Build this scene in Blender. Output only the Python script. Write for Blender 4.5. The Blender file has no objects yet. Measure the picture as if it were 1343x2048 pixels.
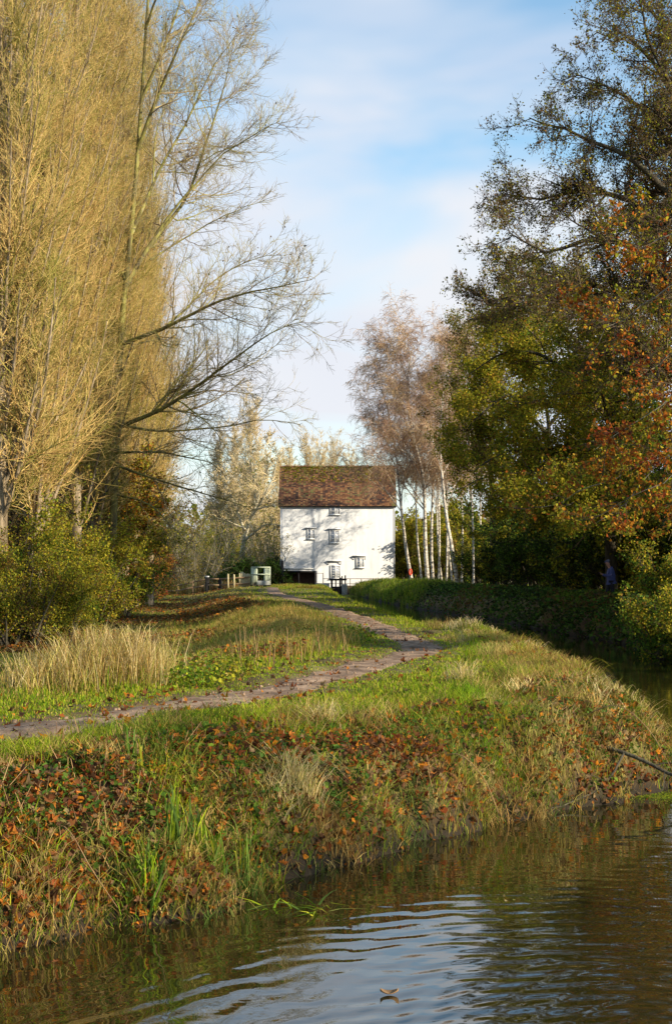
import bpy, math, random
import numpy as np
from mathutils import Vector
R = np.random.default_rng(7)
random.seed(7)
C = bpy.context.scene
# ------------------------------------------------------------------ camera, sky, sun, exposure
F, HX, HY, CZ = 2844.0, 671.5, 1139.0, 2.6      # focal length in photo pixels, horizon, eye height above the water
cam = bpy.data.cameras.new('camera'); camo = bpy.data.objects.new('camera', cam); C.collection.objects.link(camo)
cam.sensor_fit = 'VERTICAL'; cam.sensor_height = 36.0; cam.sensor_width = 24.0; cam.lens = 36.0*F/2048
cam.shift_y = (HY-1024)/2048; cam.clip_start = .1; cam.clip_end = 6000
camo.location = (0, 0, CZ); camo.rotation_euler = (math.pi/2, 0, 0)
C.camera = camo
SUN_EL, SUN_AZ = math.radians(24), math.radians(-27)   # azimuth from +X, turned behind the camera
sdir = Vector((math.cos(SUN_EL)*math.cos(SUN_AZ), math.cos(SUN_EL)*math.sin(SUN_AZ), math.sin(SUN_EL)))
sun = bpy.data.lights.new('sun', 'SUN'); sun.energy = 5.0; sun.angle = math.radians(.5); sun.color = (1, .85, .63)
suno = bpy.data.objects.new('sun', sun); C.collection.objects.link(suno)
suno.rotation_euler = sdir.to_track_quat('Z', 'Y').to_euler()
w = bpy.data.worlds.new('World'); C.world = w; w.use_nodes = True
nt = w.node_tree; nt.nodes.clear()
def wn(t, **k):
    n = nt.nodes.new(t)
    for a, b in k.items(): setattr(n, a, b)
    return n
sky = wn('ShaderNodeTexSky', sky_type='NISHITA', sun_disc=False, sun_elevation=SUN_EL, sun_rotation=math.atan2(sdir.x, sdir.y), air_density=1.1, dust_density=.3, ozone_density=1.2)
tc = wn('ShaderNodeTexCoord'); mp = wn('ShaderNodeMapping'); mp.inputs['Scale'].default_value = (1.0, 1.0, 2.6); mp.inputs['Location'].default_value = (.35, .1, .75)
n1 = wn('ShaderNodeTexNoise'); n1.inputs['Scale'].default_value = 3.1; n1.inputs['Detail'].default_value = 4; n1.inputs['Roughness'].default_value = .5; n1.inputs['Distortion'].default_value = .3
cr = wn('ShaderNodeValToRGB'); cr.color_ramp.elements[0].position = .49; cr.color_ramp.elements[1].position = .69
n2 = wn('ShaderNodeTexNoise'); n2.inputs['Scale'].default_value = 2.0; n2.inputs['Detail'].default_value = 3
cc = wn('ShaderNodeValToRGB'); cc.color_ramp.elements[0].color = (5.7, 6.1, 7.2, 1); cc.color_ramp.elements[0].position = .4; cc.color_ramp.elements[1].color = (7.0, 7.2, 7.6, 1); cc.color_ramp.elements[1].position = .62
gain = wn('ShaderNodeMix', data_type='RGBA', blend_type='MULTIPLY'); gain.inputs[0].default_value = 1; gain.inputs[7].default_value = (1.62, 1.86, 1.86, 1)
mx = wn('ShaderNodeMix', data_type='RGBA'); bg = wn('ShaderNodeBackground'); bg.inputs[1].default_value = .076; wo = wn('ShaderNodeOutputWorld')
L = nt.links.new
L(tc.outputs['Generated'], mp.inputs[0]); L(mp.outputs[0], n1.inputs['Vector']); L(mp.outputs[0], n2.inputs['Vector'])
sepz = wn('ShaderNodeSeparateXYZ'); low = wn('ShaderNodeMapRange'); low.inputs[1].default_value = .16; low.inputs[2].default_value = .30; low.inputs[3].default_value = .24; low.inputs[4].default_value = 0
addn = wn('ShaderNodeMath', operation='ADD'); L(tc.outputs['Generated'], sepz.inputs[0]); L(sepz.outputs[2], low.inputs[0]); L(low.outputs[0], addn.inputs[0]); L(n1.outputs[0], addn.inputs[1])
L(addn.outputs[0], cr.inputs[0]); L(n2.outputs[0], cc.inputs[0]); L(cr.outputs[0], mx.inputs[0]); L(sky.outputs[0], gain.inputs[6]); L(gain.outputs[2], mx.inputs[6]); L(cc.outputs[0], mx.inputs[7])
L(mx.outputs[2], bg.inputs[0]); L(bg.outputs[0], wo.inputs[0])
C.view_settings.view_transform = 'Standard'; C.view_settings.look = 'None'; C.view_settings.exposure = 0.72; C.view_settings.gamma = 1
C.render.engine = 'CYCLES'; C.cycles.max_bounces = 6; C.cycles.diffuse_bounces = 3; C.cycles.glossy_bounces = 3; C.cycles.transmission_bounces = 3; C.cycles.use_denoising = True

# ------------------------------------------------------------------ helpers
def at(px, py, d): return np.array(((px-HX)/F*d, d, CZ-(py-HY)/F*d))       # a photo pixel at distance d -> metres
def empty(name, loc=(0, 0, 0)):
    o = bpy.data.objects.new(name, None); o.empty_display_size = .2; o.location = loc; C.collection.objects.link(o); return o
def tag(o, label=None, cat=None, group=None, kind=None):
    for k, v in (('label', label), ('category', cat), ('group', group), ('kind', kind)):
        if v: o[k] = v
    return o
def mesh_obj(name, V, Fs, mat, parent=None, col=None, smooth=False):
    """V (n,3); Fs a face array (m,k) or a list of them, one mesh object"""
    if not isinstance(Fs, list) or isinstance(Fs[0], tuple): Fs = [np.asarray(Fs)]
    Fs = [np.asarray(f, dtype=np.int32) for f in Fs if len(f)]
    V = np.asarray(V, dtype=np.float32)
    me = bpy.data.meshes.new(name)
    me.vertices.add(len(V)); me.vertices.foreach_set('co', V.ravel())
    tot = np.concatenate([np.full(len(f), f.shape[1], dtype=np.int32) for f in Fs])
    li = np.concatenate([f.ravel() for f in Fs])
    me.loops.add(len(li)); me.loops.foreach_set('vertex_index', li)
    me.polygons.add(len(tot)); me.polygons.foreach_set('loop_start', np.concatenate(([0], np.cumsum(tot)[:-1])).astype(np.int32))
    if smooth: me.polygons.foreach_set('use_smooth', np.ones(len(tot), dtype=bool))
    if col is not None:
        a = me.attributes.new('Col', 'FLOAT_COLOR', 'POINT')
        c4 = np.ones((len(V), 4), dtype=np.float32); c4[:, :3] = col
        a.data.foreach_set('color', c4.ravel())
    me.update(calc_edges=True)
    if mat: me.materials.append(mat)
    o = bpy.data.objects.new(name, me); C.collection.objects.link(o)
    if parent:
        o.parent = parent
        o.matrix_parent_inverse = parent.matrix_basis.inverted()
    return o
def copy_tree(root, loc, rz=0, sc=1, label=None):
    r = root.copy(); C.collection.objects.link(r); r.location = loc; r.rotation_euler = (0, 0, rz); r.scale = (sc, sc, sc) if not hasattr(sc, '__len__') else sc
    if label: r['label'] = label
    for ch in list(root.children):
        c = ch.copy(); C.collection.objects.link(c); c.parent = r
    return r
class MB:                                        # collects boxes and bars into one mesh
    def __init__(s): s.V = []; s.Q = []; s.n = 0
    def add(s, V, Q):
        s.V.append(np.asarray(V, float)); s.Q += [tuple(i+s.n for i in q) for q in Q]; s.n += len(V); return s
    def box(s, a, b):
        (x0, y0, z0), (x1, y1, z1) = a, b
        return s.add([(x0,y0,z0),(x1,y0,z0),(x1,y1,z0),(x0,y1,z0),(x0,y0,z1),(x1,y0,z1),(x1,y1,z1),(x0,y1,z1)], [(0,3,2,1),(4,5,6,7),(0,1,5,4),(1,2,6,5),(2,3,7,6),(3,0,4,7)])
    def bar(s, p, q, w, h=None):
        p = np.array(p, float); q = np.array(q, float); h = h or w; t = (q-p)/np.linalg.norm(q-p)
        u = np.cross(t, (0, 0, 1)); u = u/np.linalg.norm(u) if np.linalg.norm(u) > .05 else np.array((1., 0, 0)); v = np.cross(t, u)
        V = [e+u*w/2*a+v*h/2*b for e in (p, q) for a, b in ((-1,-1),(1,-1),(1,1),(-1,1))]
        return s.add(V, [(0,1,2,3),(7,6,5,4),(0,4,5,1),(1,5,6,2),(2,6,7,3),(3,7,4,0)])
    def build(s, name, mat, parent=None, bev=0):
        Q4 = [q for q in s.Q if len(set(q)) == 4]; Q3 = [tuple(dict.fromkeys(q)) for q in s.Q if len(set(q)) == 3]
        o = mesh_obj(name, np.concatenate(s.V), [np.array(q_) for q_ in (Q4, Q3) if q_], mat, parent)
        if bev:
            m = o.modifiers.new('b', 'BEVEL'); m.width = bev; m.segments = 2
        return o
# ---- materials
def mat_new(name):
    m = bpy.data.materials.new(name); m.use_nodes = True; t = m.node_tree
    return m, t, t.nodes['Principled BSDF'], t.nodes['Material Output']
def mat_noise(name, stops, scale=5, detail=6, rough=.85, bump=.0, bscale=None, stretch=(1, 1, 1), spec=.3, island=0.0, metal=0):
    m, t, p, out = mat_new(name); N = t.nodes; K = t.links.new
    c = N.new('ShaderNodeTexCoord'); mpp = N.new('ShaderNodeMapping'); mpp.inputs['Scale'].default_value = stretch
    n = N.new('ShaderNodeTexNoise'); n.inputs['Scale'].default_value = scale; n.inputs['Detail'].default_value = detail; n.inputs['Roughness'].default_value = .65
    r = N.new('ShaderNodeValToRGB'); e = r.color_ramp.elements
    while len(e) < len(stops): e.new(.5)
    for i, (pos, cl) in enumerate(stops): e[i].position = pos; e[i].color = (*cl, 1)
    K(c.outputs['Object'], mpp.inputs[0]); K(mpp.outputs[0], n.inputs['Vector'])
    if island:
        g = N.new('ShaderNodeNewGeometry'); a = N.new('ShaderNodeMath'); a.operation = 'MULTIPLY_ADD'; a.inputs[1].default_value = island; s2 = N.new('ShaderNodeMath'); s2.operation = 'SUBTRACT'; s2.inputs[1].default_value = island/2
        K(g.outputs['Random Per Island'], a.inputs[0]); K(n.outputs[0], a.inputs[2]); K(a.outputs[0], s2.inputs[0]); K(s2.outputs[0], r.inputs[0])
    else: K(n.outputs[0], r.inputs[0])
    K(r.outputs[0], p.inputs['Base Color']); p.inputs['Roughness'].default_value = rough; p.inputs['Specular IOR Level'].default_value = spec; p.inputs['Metallic'].default_value = metal
    if bump:
        n2 = N.new('ShaderNodeTexNoise'); n2.inputs['Scale'].default_value = bscale or scale*4; n2.inputs['Detail'].default_value = 6; b = N.new('ShaderNodeBump'); b.inputs['Distance'].default_value = bump; b.inputs['Strength'].default_value = 1
        K(mpp.outputs[0], n2.inputs['Vector']); K(n2.outputs[0], b.inputs['Height']); K(b.outputs[0], p.inputs['Normal'])
    return m
def mat_leaf(name, trans=.35, rough=.6, spec=.25):                # colour comes from each leaf's own colour attribute
    m, t, p, out = mat_new(name); N = t.nodes; K = t.links.new
    a = N.new('ShaderNodeAttribute'); a.attribute_name = 'Col'
    tr = N.new('ShaderNodeBsdfTranslucent'); mxs = N.new('ShaderNodeMixShader'); mxs.inputs[0].default_value = trans
    K(a.outputs['Color'], p.inputs['Base Color']); K(a.outputs['Color'], tr.inputs['Color']); p.inputs['Roughness'].default_value = rough; p.inputs['Specular IOR Level'].default_value = spec
    K(p.outputs[0], mxs.inputs[1]); K(tr.outputs[0], mxs.inputs[2]); K(mxs.outputs[0], out.inputs[0])
    return m
M = {}
M['leaf'] = mat_leaf('leaf', .45, .7, .12); M['grass'] = mat_leaf('grass_blade', .35, .7, .10)
M['bark'] = mat_noise('grey_brown_bark', [(.3, (.05, .04, .028)), (.5, (.12, .10, .065)), (.7, (.2, .17, .12))], 3, bump=.03, stretch=(3, 3, .6))
M['bark_mossy'] = mat_noise('mossy_bark', [(.32, (.07, .06, .04)), (.48, (.16, .14, .05)), (.6, (.28, .27, .07)), (.72, (.26, .23, .17))], 1.4, bump=.02, stretch=(2, 2, .6))
M['bark_poplar'] = mat_noise('poplar_bark', [(.35, (.07, .05, .03)), (.5, (.22, .17, .10)), (.65, (.40, .32, .22))], 2.2, bump=.03, stretch=(3, 3, .4))
M['bark_birch'] = mat_noise('birch_bark', [(.38, (.07, .06, .05)), (.47, (.36, .32, .26)), (.57, (.66, .61, .52))], 2.2, rough=.6, bump=.01, stretch=(1.2, 1.2, 3.0))
M['bark_dark'] = mat_noise('dark_bark', [(.3, (.022, .018, .012)), (.5, (.055, .046, .03)), (.7, (.10, .095, .05))], 2.5, bump=.03, stretch=(2, 2, .5))
M['bark_grey'] = mat_noise('grey_bark', [(.3, (.12, .11, .08)), (.7, (.30, .28, .21))], 3, bump=.01)
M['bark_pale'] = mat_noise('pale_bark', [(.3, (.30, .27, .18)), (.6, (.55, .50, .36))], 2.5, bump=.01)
M['twig_gold'] = mat_noise('golden_twigs', [(.26, (.17, .18, .02)), (.40, (.40, .34, .08)), (.56, (.68, .49, .18)), (.78, (.45, .27, .09))], .4, rough=.7, island=.5)
M['twig_mossy'] = mat_noise('mossy_twigs', [(.25, (.34, .33, .08)), (.5, (.42, .34, .17)), (.75, (.22, .15, .10))], .5, rough=.7, island=.5)
M['twig_birch'] = mat_noise('birch_twigs', [(.3, (.26, .15, .10)), (.5, (.46, .29, .18)), (.7, (.62, .46, .25))], .35, rough=.7, island=.4)
M['twig_dark'] = mat_noise('dark_twigs', [(.3, (.045, .032, .022)), (.55, (.10, .07, .045)), (.75, (.15, .12, .05))], .6, rough=.8, island=.4)
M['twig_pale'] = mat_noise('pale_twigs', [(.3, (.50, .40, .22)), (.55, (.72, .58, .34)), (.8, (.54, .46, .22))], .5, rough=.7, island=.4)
M['twig_grey'] = mat_noise('grey_twigs', [(.3, (.13, .12, .07)), (.5, (.26, .23, .16)), (.75, (.36, .32, .25))], .3, rough=.8, island=.4)

# ------------------------------------------------------------------ the lie of the land
LEFTLINE = [(-300,-4),(-60,6),(-8,8.6),(-4,9.2),(-2.3,9.65),(-1.9,10),(-1.36,10.3),(-.95,10.95),(-.47,11.75),(.0,12.3),(.36,13.0),(1.12,13.9),(1.93,14.6),(2.86,15.4),(3.7,16.5),(4.3,18.0),(4.65,20.5),(4.7,27),(4.5,36),(3.8,46),(2.95,60),(2.1,75),(1.0,100),(.15,125),(0,140),(-.3,148.5)]
RIGHTLINE = [(1.4,148.5),(1.7,143),(3.2,127),(4.8,101),(6.8,83),(8.2,70),(9.2,60),(9.8,52),(9.9,44),(10.0,38),(10.8,28),(10.5,10),(9,-5),(9,-60)]
WATERPOLY = np.array(LEFTLINE+RIGHTLINE+[(-300, -60)], float)
PATH = [(-9,11.4),(-6,12.5),(-3.9,13.6),(-2.6,15.1),(-1.7,17.0),(-.82,19.0),(.1,22.0),(1.15,25.6),(1.75,29),(1.6,33),(1.2,39),(.75,46),(.1,54),(-.9,65),(-2.1,76),(-3.7,92),(-4.6,105),(-5.2,118),(-5.8,130)]
def catmull(P, n=8):
    P = np.array(P, float); Q = np.vstack((2*P[0]-P[1], P, 2*P[-1]-P[-2])); out = []
    for i in range(1, len(Q)-2):
        for k in range(n):
            t = k/n; out.append(.5*((2*Q[i])+(-Q[i-1]+Q[i+1])*t+(2*Q[i-1]-5*Q[i]+4*Q[i+1]-Q[i+2])*t*t+(-Q[i-1]+3*Q[i]-3*Q[i+1]+Q[i+2])*t**3))
    return np.array(out+[P[-1]])
PC = catmull(PATH, 8)
def seg_dist(x, y, P, closed=False, signed=False):
    best = np.full(x.shape, 1e9); sg = np.zeros(x.shape)
    n = len(P); rng_ = range(n if closed else n-1)
    for i in rng_:
        a = P[i]; b = P[(i+1) % n]; ab = b-a; l2 = ab@ab
        t = np.clip(((x-a[0])*ab[0]+(y-a[1])*ab[1])/l2, 0, 1)
        dx = x-a[0]-t*ab[0]; dy = y-a[1]-t*ab[1]; d = np.hypot(dx, dy)
        m = d < best; best = np.where(m, d, best)
        if signed: sg = np.where(m, np.sign(ab[0]*dy-ab[1]*dx), sg)
    return best*sg if signed else best
def in_poly(x, y, P):
    ins = np.zeros(x.shape, bool); n = len(P)
    for i in range(n):
        x0, y0 = P[i]; x1, y1 = P[(i+1) % n]
        if y0 == y1: continue
        c = ((y0 > y) != (y1 > y)) & (x < (x1-x0)*(y-y0)/(y1-y0)+x0); ins ^= c
    return ins
_perm = R.random((257, 257))
def vnoise(x, y, s):
    x = np.asarray(x)/s; y = np.asarray(y)/s
    xi = np.floor(x).astype(int); yi = np.floor(y).astype(int); fx = x-xi; fy = y-yi; fx = fx*fx*(3-2*fx); fy = fy*fy*(3-2*fy)
    g = lambda a, b: _perm[a % 257, b % 257]
    return (g(xi, yi)*(1-fx)+g(xi+1, yi)*fx)*(1-fy)+(g(xi, yi+1)*(1-fx)+g(xi+1, yi+1)*fx)*fy-.5
def sm(t): t = np.clip(t, 0, 1); return t*t*(3-2*t)
def shore(x, y):                                  # metres from the waterline, positive on land
    d = seg_dist(x, y, WATERPOLY, closed=True); d = np.where(in_poly(x, y, WATERPOLY), -d, d)
    return d+np.clip(1.2-np.abs(d), 0, 1)*(.55*vnoise(x, y, .9)+.35*vnoise(x+4, y, .33)+.5*vnoise(x, y+2, 3.1)*(y > 20))
def path_half(y, x): return .34+np.clip((22-y)/6, 0, 1)*.16+.10*vnoise(x+50, y, 1.3)+.12*vnoise(x, y+9, 4)+np.clip((y-20)/20, 0, 1)*.12
def H(x, y, dip=True):
    x = np.asarray(x, float); y = np.asarray(y, float)
    s = shore(x, y); pd = seg_dist(x, y, PC, signed=True); right = (x > 6.0) | ((y > 60) & (x > 1.3+(148-y)*.035)) 
    right = x > np.interp(y, [0, 20, 40, 60, 83, 101, 127, 148], [7.5, 8, 7.5, 6.4, 4.7, 3.3, 2, .6])
    top = np.where(right, 1.25, 1.02); top = np.where(y > 100, np.where(right, 1.25-.25*sm((y-100)/30), .97), top)
    top = np.where(~right & (pd < -.5), top-.28*sm((y-34)/14), top)
    W = np.where(right, 1.7, 1.5-.3*sm((y-17)/8)*(x > 0))
    u = np.clip(s/W, 0, 1)
    h = top*(1-(1-u)**2.3)
    # meadow falls away to the left of the path
    off = 1.9+np.clip(y-60, 0, 200)*.012-.3*np.clip(20-y, 0, 8)/8
    fall = sm((pd-off)/(4.2+np.clip(y-60, 0, 80)*.02))*(~right)
    h = h-fall*.80*sm(s/3)
    h = h+sm((y-150)/60)*sm(fall)*.5
    h = h+(.16*vnoise(x, y, 1.5)+.30*vnoise(x+13, y, .75)*(u > 0)*(1-sm((s-1.5)/1.2))*(y < 40)+.07*vnoise(x+7, y, .5)+.04*vnoise(x, y+3, .22))*np.clip(u*1.2, 0, 1)*(1-sm((.8-np.abs(pd))/.8)*.8)*np.where(y > 200, .3, 1)
    # undercut scars of bare earth in the front bank
    for cx, cy, r_ in ((-1.62, 11.15, .40), (-1.0, 11.6, .22)):
        g = np.exp(-(((x-cx)/r_)**2+((y-cy)/(r_*.6))**2)); h = h-.30*g
    h = np.where(s < 0, -np.clip(-s*.7, 0, 1.2), h)
    if dip:
        ph = path_half(y, x); h = h-.05*sm((ph+.12-np.abs(pd))/.12)
    return h
def Hs(x, y): return float(H(np.array([x]), np.array([y]))[0])
def lin(a, b, st): return list(np.arange(a, b, st))
ys = np.array([-3000, -800, -200, -60, -20, 0]+lin(4, 8, .5)+lin(8, 20, .1)+lin(20, 34, .18)+lin(34, 70, .45)+lin(70, 170, 1.1)+lin(170, 400, 12)+[450, 600, 1000, 2000, 4000])
xs = np.array([-4000, -1500, -600, -300, -160, -100, -70]+lin(-55, -16, 1.5)+lin(-16, -6, .4)+lin(-6, 7, .1)+lin(7, 18, .35)+lin(18, 50, 1.6)+[60, 80, 120, 200, 400, 900, 2000, 4000])
GX, GY = np.meshgrid(xs, ys); nx = len(xs); ny = len(ys)
GZ = H(GX, GY)
V = np.stack((GX, GY, GZ), -1).reshape(-1, 3)
ii = (np.arange(ny-1)[:, None]*nx+np.arange(nx-1)[None, :]).ravel()
M['ground'] = mat_noise('soil_and_turf', [(.28, (.035, .022, .012)), (.45, (.10, .065, .030)), (.58, (.12, .11, .030)), (.75, (.26, .20, .11))], 1.6, 10, .95, bump=.03, bscale=14)
g_ = M['ground'].node_tree; gN = g_.nodes; gp_ = gN['Principled BSDF']; src = gp_.inputs['Base Color'].links[0].from_socket   # wet mud at the waterline
gs = gN.new('ShaderNodeSeparateXYZ'); gc = gN.new('ShaderNodeTexCoord'); gm = gN.new('ShaderNodeMapRange'); gx_ = gN.new('ShaderNodeMix'); gx_.data_type = 'RGBA'; gx_.inputs[6].default_value = (.022, .016, .009, 1)
gm.inputs[1].default_value = .06; gm.inputs[2].default_value = .38; g_.links.new(gc.outputs['Object'], gs.inputs[0]); g_.links.new(gs.outputs[2], gm.inputs[0]); g_.links.new(gm.outputs[0], gx_.inputs[0]); g_.links.new(src, gx_.inputs[7]); g_.links.new(gx_.outputs[2], gp_.inputs['Base Color'])
tag(mesh_obj('ground', V, np.stack((ii, ii+1, ii+nx+1, ii+nx), 1), M['ground'], smooth=True), kind='structure')
# the path: a strip of trodden earth
M['path'] = mat_noise('trodden_earth', [(.30, (.065, .042, .026)), (.47, (.19, .125, .080)), (.66, (.38, .265, .175))], 2.0, 12, .95, bump=.02, bscale=14)
PF = catmull(PATH, 40); tg = np.gradient(PF, axis=0); tg /= np.linalg.norm(tg, axis=1)[:, None]; nr = np.stack((tg[:, 1], -tg[:, 0]), 1)
ac = np.linspace(-1, 1, 15); hw = path_half(PF[:, 1], PF[:, 0])+.06
PX = PF[:, None, 0]+nr[:, None, 0]*ac*hw[:, None]; PY = PF[:, None, 1]+nr[:, None, 1]*ac*hw[:, None]
PX += vnoise(PX, PY, .35)*.12*np.abs(ac); 
PZ = H(PX, PY, dip=False)-.012+.025*vnoise(PX, PY, .18)-.045*np.abs(ac)**4
n_, k_ = PX.shape; ii = (np.arange(n_-1)[:, None]*k_+np.arange(k_-1)[None, :]).ravel()
tag(mesh_obj('dirt_path', np.stack((PX, PY, PZ), -1).reshape(-1, 3), np.stack((ii, ii+1, ii+k_+1, ii+k_), 1), M['path'], smooth=True), kind='structure')
# water
m, t, p, out = mat_new('canal_water'); N = t.nodes; K = t.links.new
p.inputs['Base Color'].default_value = (.016, .014, .004, 1); p.inputs['Roughness'].default_value = .006; p.inputs['IOR'].default_value = 2.4
g = N.new('ShaderNodeTexCoord')
def vm(op, a, b):
    n = N.new('ShaderNodeVectorMath'); n.operation = op; K(a, n.inputs[0]); n.inputs[1].default_value = b; return n
def mth(op, a, b=None, c_=None):
    n = N.new('ShaderNodeMath'); n.operation = op
    for i, v in enumerate((a, b, c_)):
        if v is None: continue
        if isinstance(v, (int, float)): n.inputs[i].default_value = v
        else: K(v, n.inputs[i])
    return n.outputs[0]
def noise(vec, sc, det=3):
    n = N.new('ShaderNodeTexNoise'); n.inputs['Scale'].default_value = sc; n.inputs['Detail'].default_value = det; K(vec, n.inputs['Vector']); return n.outputs[0]
pos = g.outputs['Object']
hsum = None
wob = noise(pos, .9, 2)
for cx, cy, kk, amp, fall in ((1.1, 6.4, 23., .0017, .42), (1.9, 7.4, 41., .0007, .6), (3.4, 8.2, 29., .0006, .5)):
    l = N.new('ShaderNodeVectorMath'); l.operation = 'LENGTH'; K(vm('SUBTRACT', pos, (cx, cy, 0)).outputs[0], l.inputs[0]); r_ = l.outputs['Value']
    ph = mth('MULTIPLY_ADD', wob, 11.0, mth('MULTIPLY', r_, kk))
    a = mth('MULTIPLY', mth('SINE', ph), mth('MULTIPLY', mth('POWER', 2.718, mth('MULTIPLY', r_, -fall)), amp*2.6))
    hsum = a if hsum is None else mth('ADD', hsum, a)
st = vm('MULTIPLY', pos, (.55, 1.5, 1)).outputs[0]
hsum = mth('ADD', hsum, mth('MULTIPLY', noise(st, 3.2, 2), .0022))
hsum = mth('ADD', hsum, mth('MULTIPLY', noise(st, 14, 2), .00022))
b = N.new('ShaderNodeBump'); b.inputs['Distance'].default_value = 1; b.inputs['Strength'].default_value = 1
K(hsum, b.inputs['Height']); K(b.outputs[0], p.inputs['Normal']); M['water'] = m
tag(mesh_obj('water', [(-120, -60, 0), (30, -60, 0), (30, 149.5, 0), (-120, 149.5, 0)], [(0, 1, 2, 3)], m), kind='structure')

# ------------------------------------------------------------------ plants: generators
def tubes(P, Rr, sides):
    N_, K_, _ = P.shape
    T = np.gradient(P, axis=1); T /= np.linalg.norm(T, axis=2, keepdims=True)+1e-9
    mean = P[:, -1]-P[:, 0]; mean /= np.linalg.norm(mean, axis=1, keepdims=True)+1e-9
    ref = np.where(np.abs(mean[:, 2:3]) > .8, np.array([[1., .13, 0]]), np.array([[.05, .1, 1.]]))[:, None, :]
    U = np.cross(T, np.broadcast_to(ref, T.shape)); U /= np.linalg.norm(U, axis=2, keepdims=True)+1e-9; W_ = np.cross(T, U)
    an = np.arange(sides)*2*math.pi/sides
    V_ = P[:, :, None, :]+Rr[:, :, None, None]*(np.cos(an)[None, None, :, None]*U[:, :, None, :]+np.sin(an)[None, None, :, None]*W_[:, :, None, :])
    idx = np.arange(N_*K_*sides).reshape(N_, K_, sides)
    a = idx[:, :-1, :]; b_ = np.roll(idx, -1, axis=2)[:, :-1, :]; c = np.roll(idx, -1, axis=2)[:, 1:, :]; d = idx[:, 1:, :]
    return V_.reshape(-1, 3), np.stack((a, b_, c, d), -1).reshape(-1, 4)
def join(parts):
    Vs, Qs, n = [], [], 0
    for V_, Q in parts: Vs.append(V_); Qs.append(Q+n); n += len(V_)
    return np.concatenate(Vs), np.concatenate(Qs)
def limb(pts, r0, r1=None, n=12, wob=0, rng=R):
    c = catmull3(pts, n); c = c+wob*rng.normal(size=c.shape)*np.linspace(0, 1, n)[:, None]
    return c[None], np.linspace(r0, r1 if r1 is not None else r0*.15, n)[None]
def catmull3(P, n):
    P = np.array(P, float)
    if len(P) == 2: t = np.linspace(0, 1, n)[:, None]; return P[0]*(1-t)+P[1]*t
    Q = catmull(P, 12); s = np.concatenate(([0], np.cumsum(np.linalg.norm(np.diff(Q, axis=0), axis=1)))); u = np.linspace(0, s[-1], n)
    return np.stack([np.interp(u, s, Q[:, i]) for i in range(3)], 1)
def kids(par, n, ang=45, dang=12, length=(1, .3), K_=5, wob=.2, trop=(0, 0, 0), t=(.15, 1), rr=.6, rmin=.003, rtip=.25, shape=.5, rng=R, face=None):
    """children on each parent polyline; length=(ratio of parent's, minimum)"""
    P, Rr = par; N_, KP, _ = P.shape
    Lp = np.linalg.norm(np.diff(P, axis=1), axis=2).sum(1)
    cnt = rng.poisson(n*np.clip(Lp/Lp.mean(), .3, 2.5)) if N_ > 3 else np.full(N_, n)
    idx = np.repeat(np.arange(N_), cnt); Mn = len(idx)
    tt = rng.uniform(t[0], t[1], Mn); f = tt*(KP-1); i0 = np.minimum(f.astype(int), KP-2); fr = (f-i0)[:, None]
    A = P[idx, i0]; B = P[idx, i0+1]; base = A*(1-fr)+B*fr; tan = B-A; tan /= np.linalg.norm(tan, axis=1, keepdims=True)+1e-9
    rad = Rr[idx, i0]*(1-fr[:, 0])+Rr[idx, i0+1]*fr[:, 0]
    v = rng.normal(size=(Mn, 3))
    if face is not None: v += np.array(face)
    v -= (v*tan).sum(1, keepdims=True)*tan; v /= np.linalg.norm(v, axis=1, keepdims=True)+1e-9
    a = np.radians(rng.normal(ang, dang, Mn))[:, None]
    d = np.cos(a)*tan+np.sin(a)*v
    ln = np.maximum(length[1], length[0]*Lp[idx]*(1-shape*tt))*rng.uniform(.6, 1.25, Mn)
    step = (ln/(K_-1))[:, None]; out_ = [base]; p_ = base
    tr = np.array(trop, float)[None]
    for k in range(K_-1):
        p_ = p_+d*step; out_.append(p_); d = d+wob*rng.normal(size=d.shape)+tr; d /= np.linalg.norm(d, axis=1, keepdims=True)
    r0 = np.maximum(rad*rr, rmin)
    return np.stack(out_, 1), r0[:, None]*np.linspace(1, rtip, K_)[None]
PAL = {
 'olive': [(.23, .25, .02), (.32, .31, .02), (.42, .36, .025), (.20, .15, .025), (.12, .16, .015)],
 'brown': [(.13, .09, .03), (.16, .11, .03), (.09, .065, .03), (.15, .15, .03), (.20, .10, .03)],
 'yellow': [(.42, .36, .03), (.50, .40, .03), (.26, .28, .025), (.16, .20, .02), (.40, .22, .03)],
 'orange': [(.50, .17, .02), (.55, .24, .025), (.40, .10, .015), (.50, .32, .04), (.25, .09, .02)],
 'red': [(.32, .06, .02), (.40, .10, .02), (.22, .05, .02), (.38, .20, .03)],
 'green': [(.07, .14, .015), (.11, .19, .02), (.16, .24, .025), (.05, .09, .015)],
 'dark': [(.025, .045, .012), (.04, .065, .015), (.03, .04, .015), (.06, .07, .02)],
 'ivy': [(.05, .12, .02), (.08, .17, .025), (.04, .08, .015), (.13, .21, .03)],
 'gold': [(.36, .25, .06), (.30, .24, .04), (.42, .28, .08), (.22, .22, .04)],
 'litter': [(.36, .12, .025), (.46, .17, .03), (.22, .085, .03), (.18, .09, .045), (.10, .05, .028), (.30, .20, .10), (.54, .20, .02), (.14, .07, .035), (.26, .07, .02)],
 'fresh': [(.15, .27, .012), (.24, .34, .012), (.32, .40, .02), (.11, .20, .01), (.40, .40, .03)],
 'mid': [(.15, .21, .02), (.24, .26, .03), (.30, .25, .05), (.11, .16, .015), (.36, .29, .07)],
 'dry': [(.42, .29, .09), (.52, .38, .13), (.32, .19, .06), (.24, .14, .04), (.26, .27, .04)],
 'straw': [(.64, .50, .22), (.72, .58, .30), (.52, .38, .13), (.48, .44, .12)],
 'rush': [(.10, .17, .03), (.16, .22, .04), (.26, .27, .06), (.07, .12, .03)],
}
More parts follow.
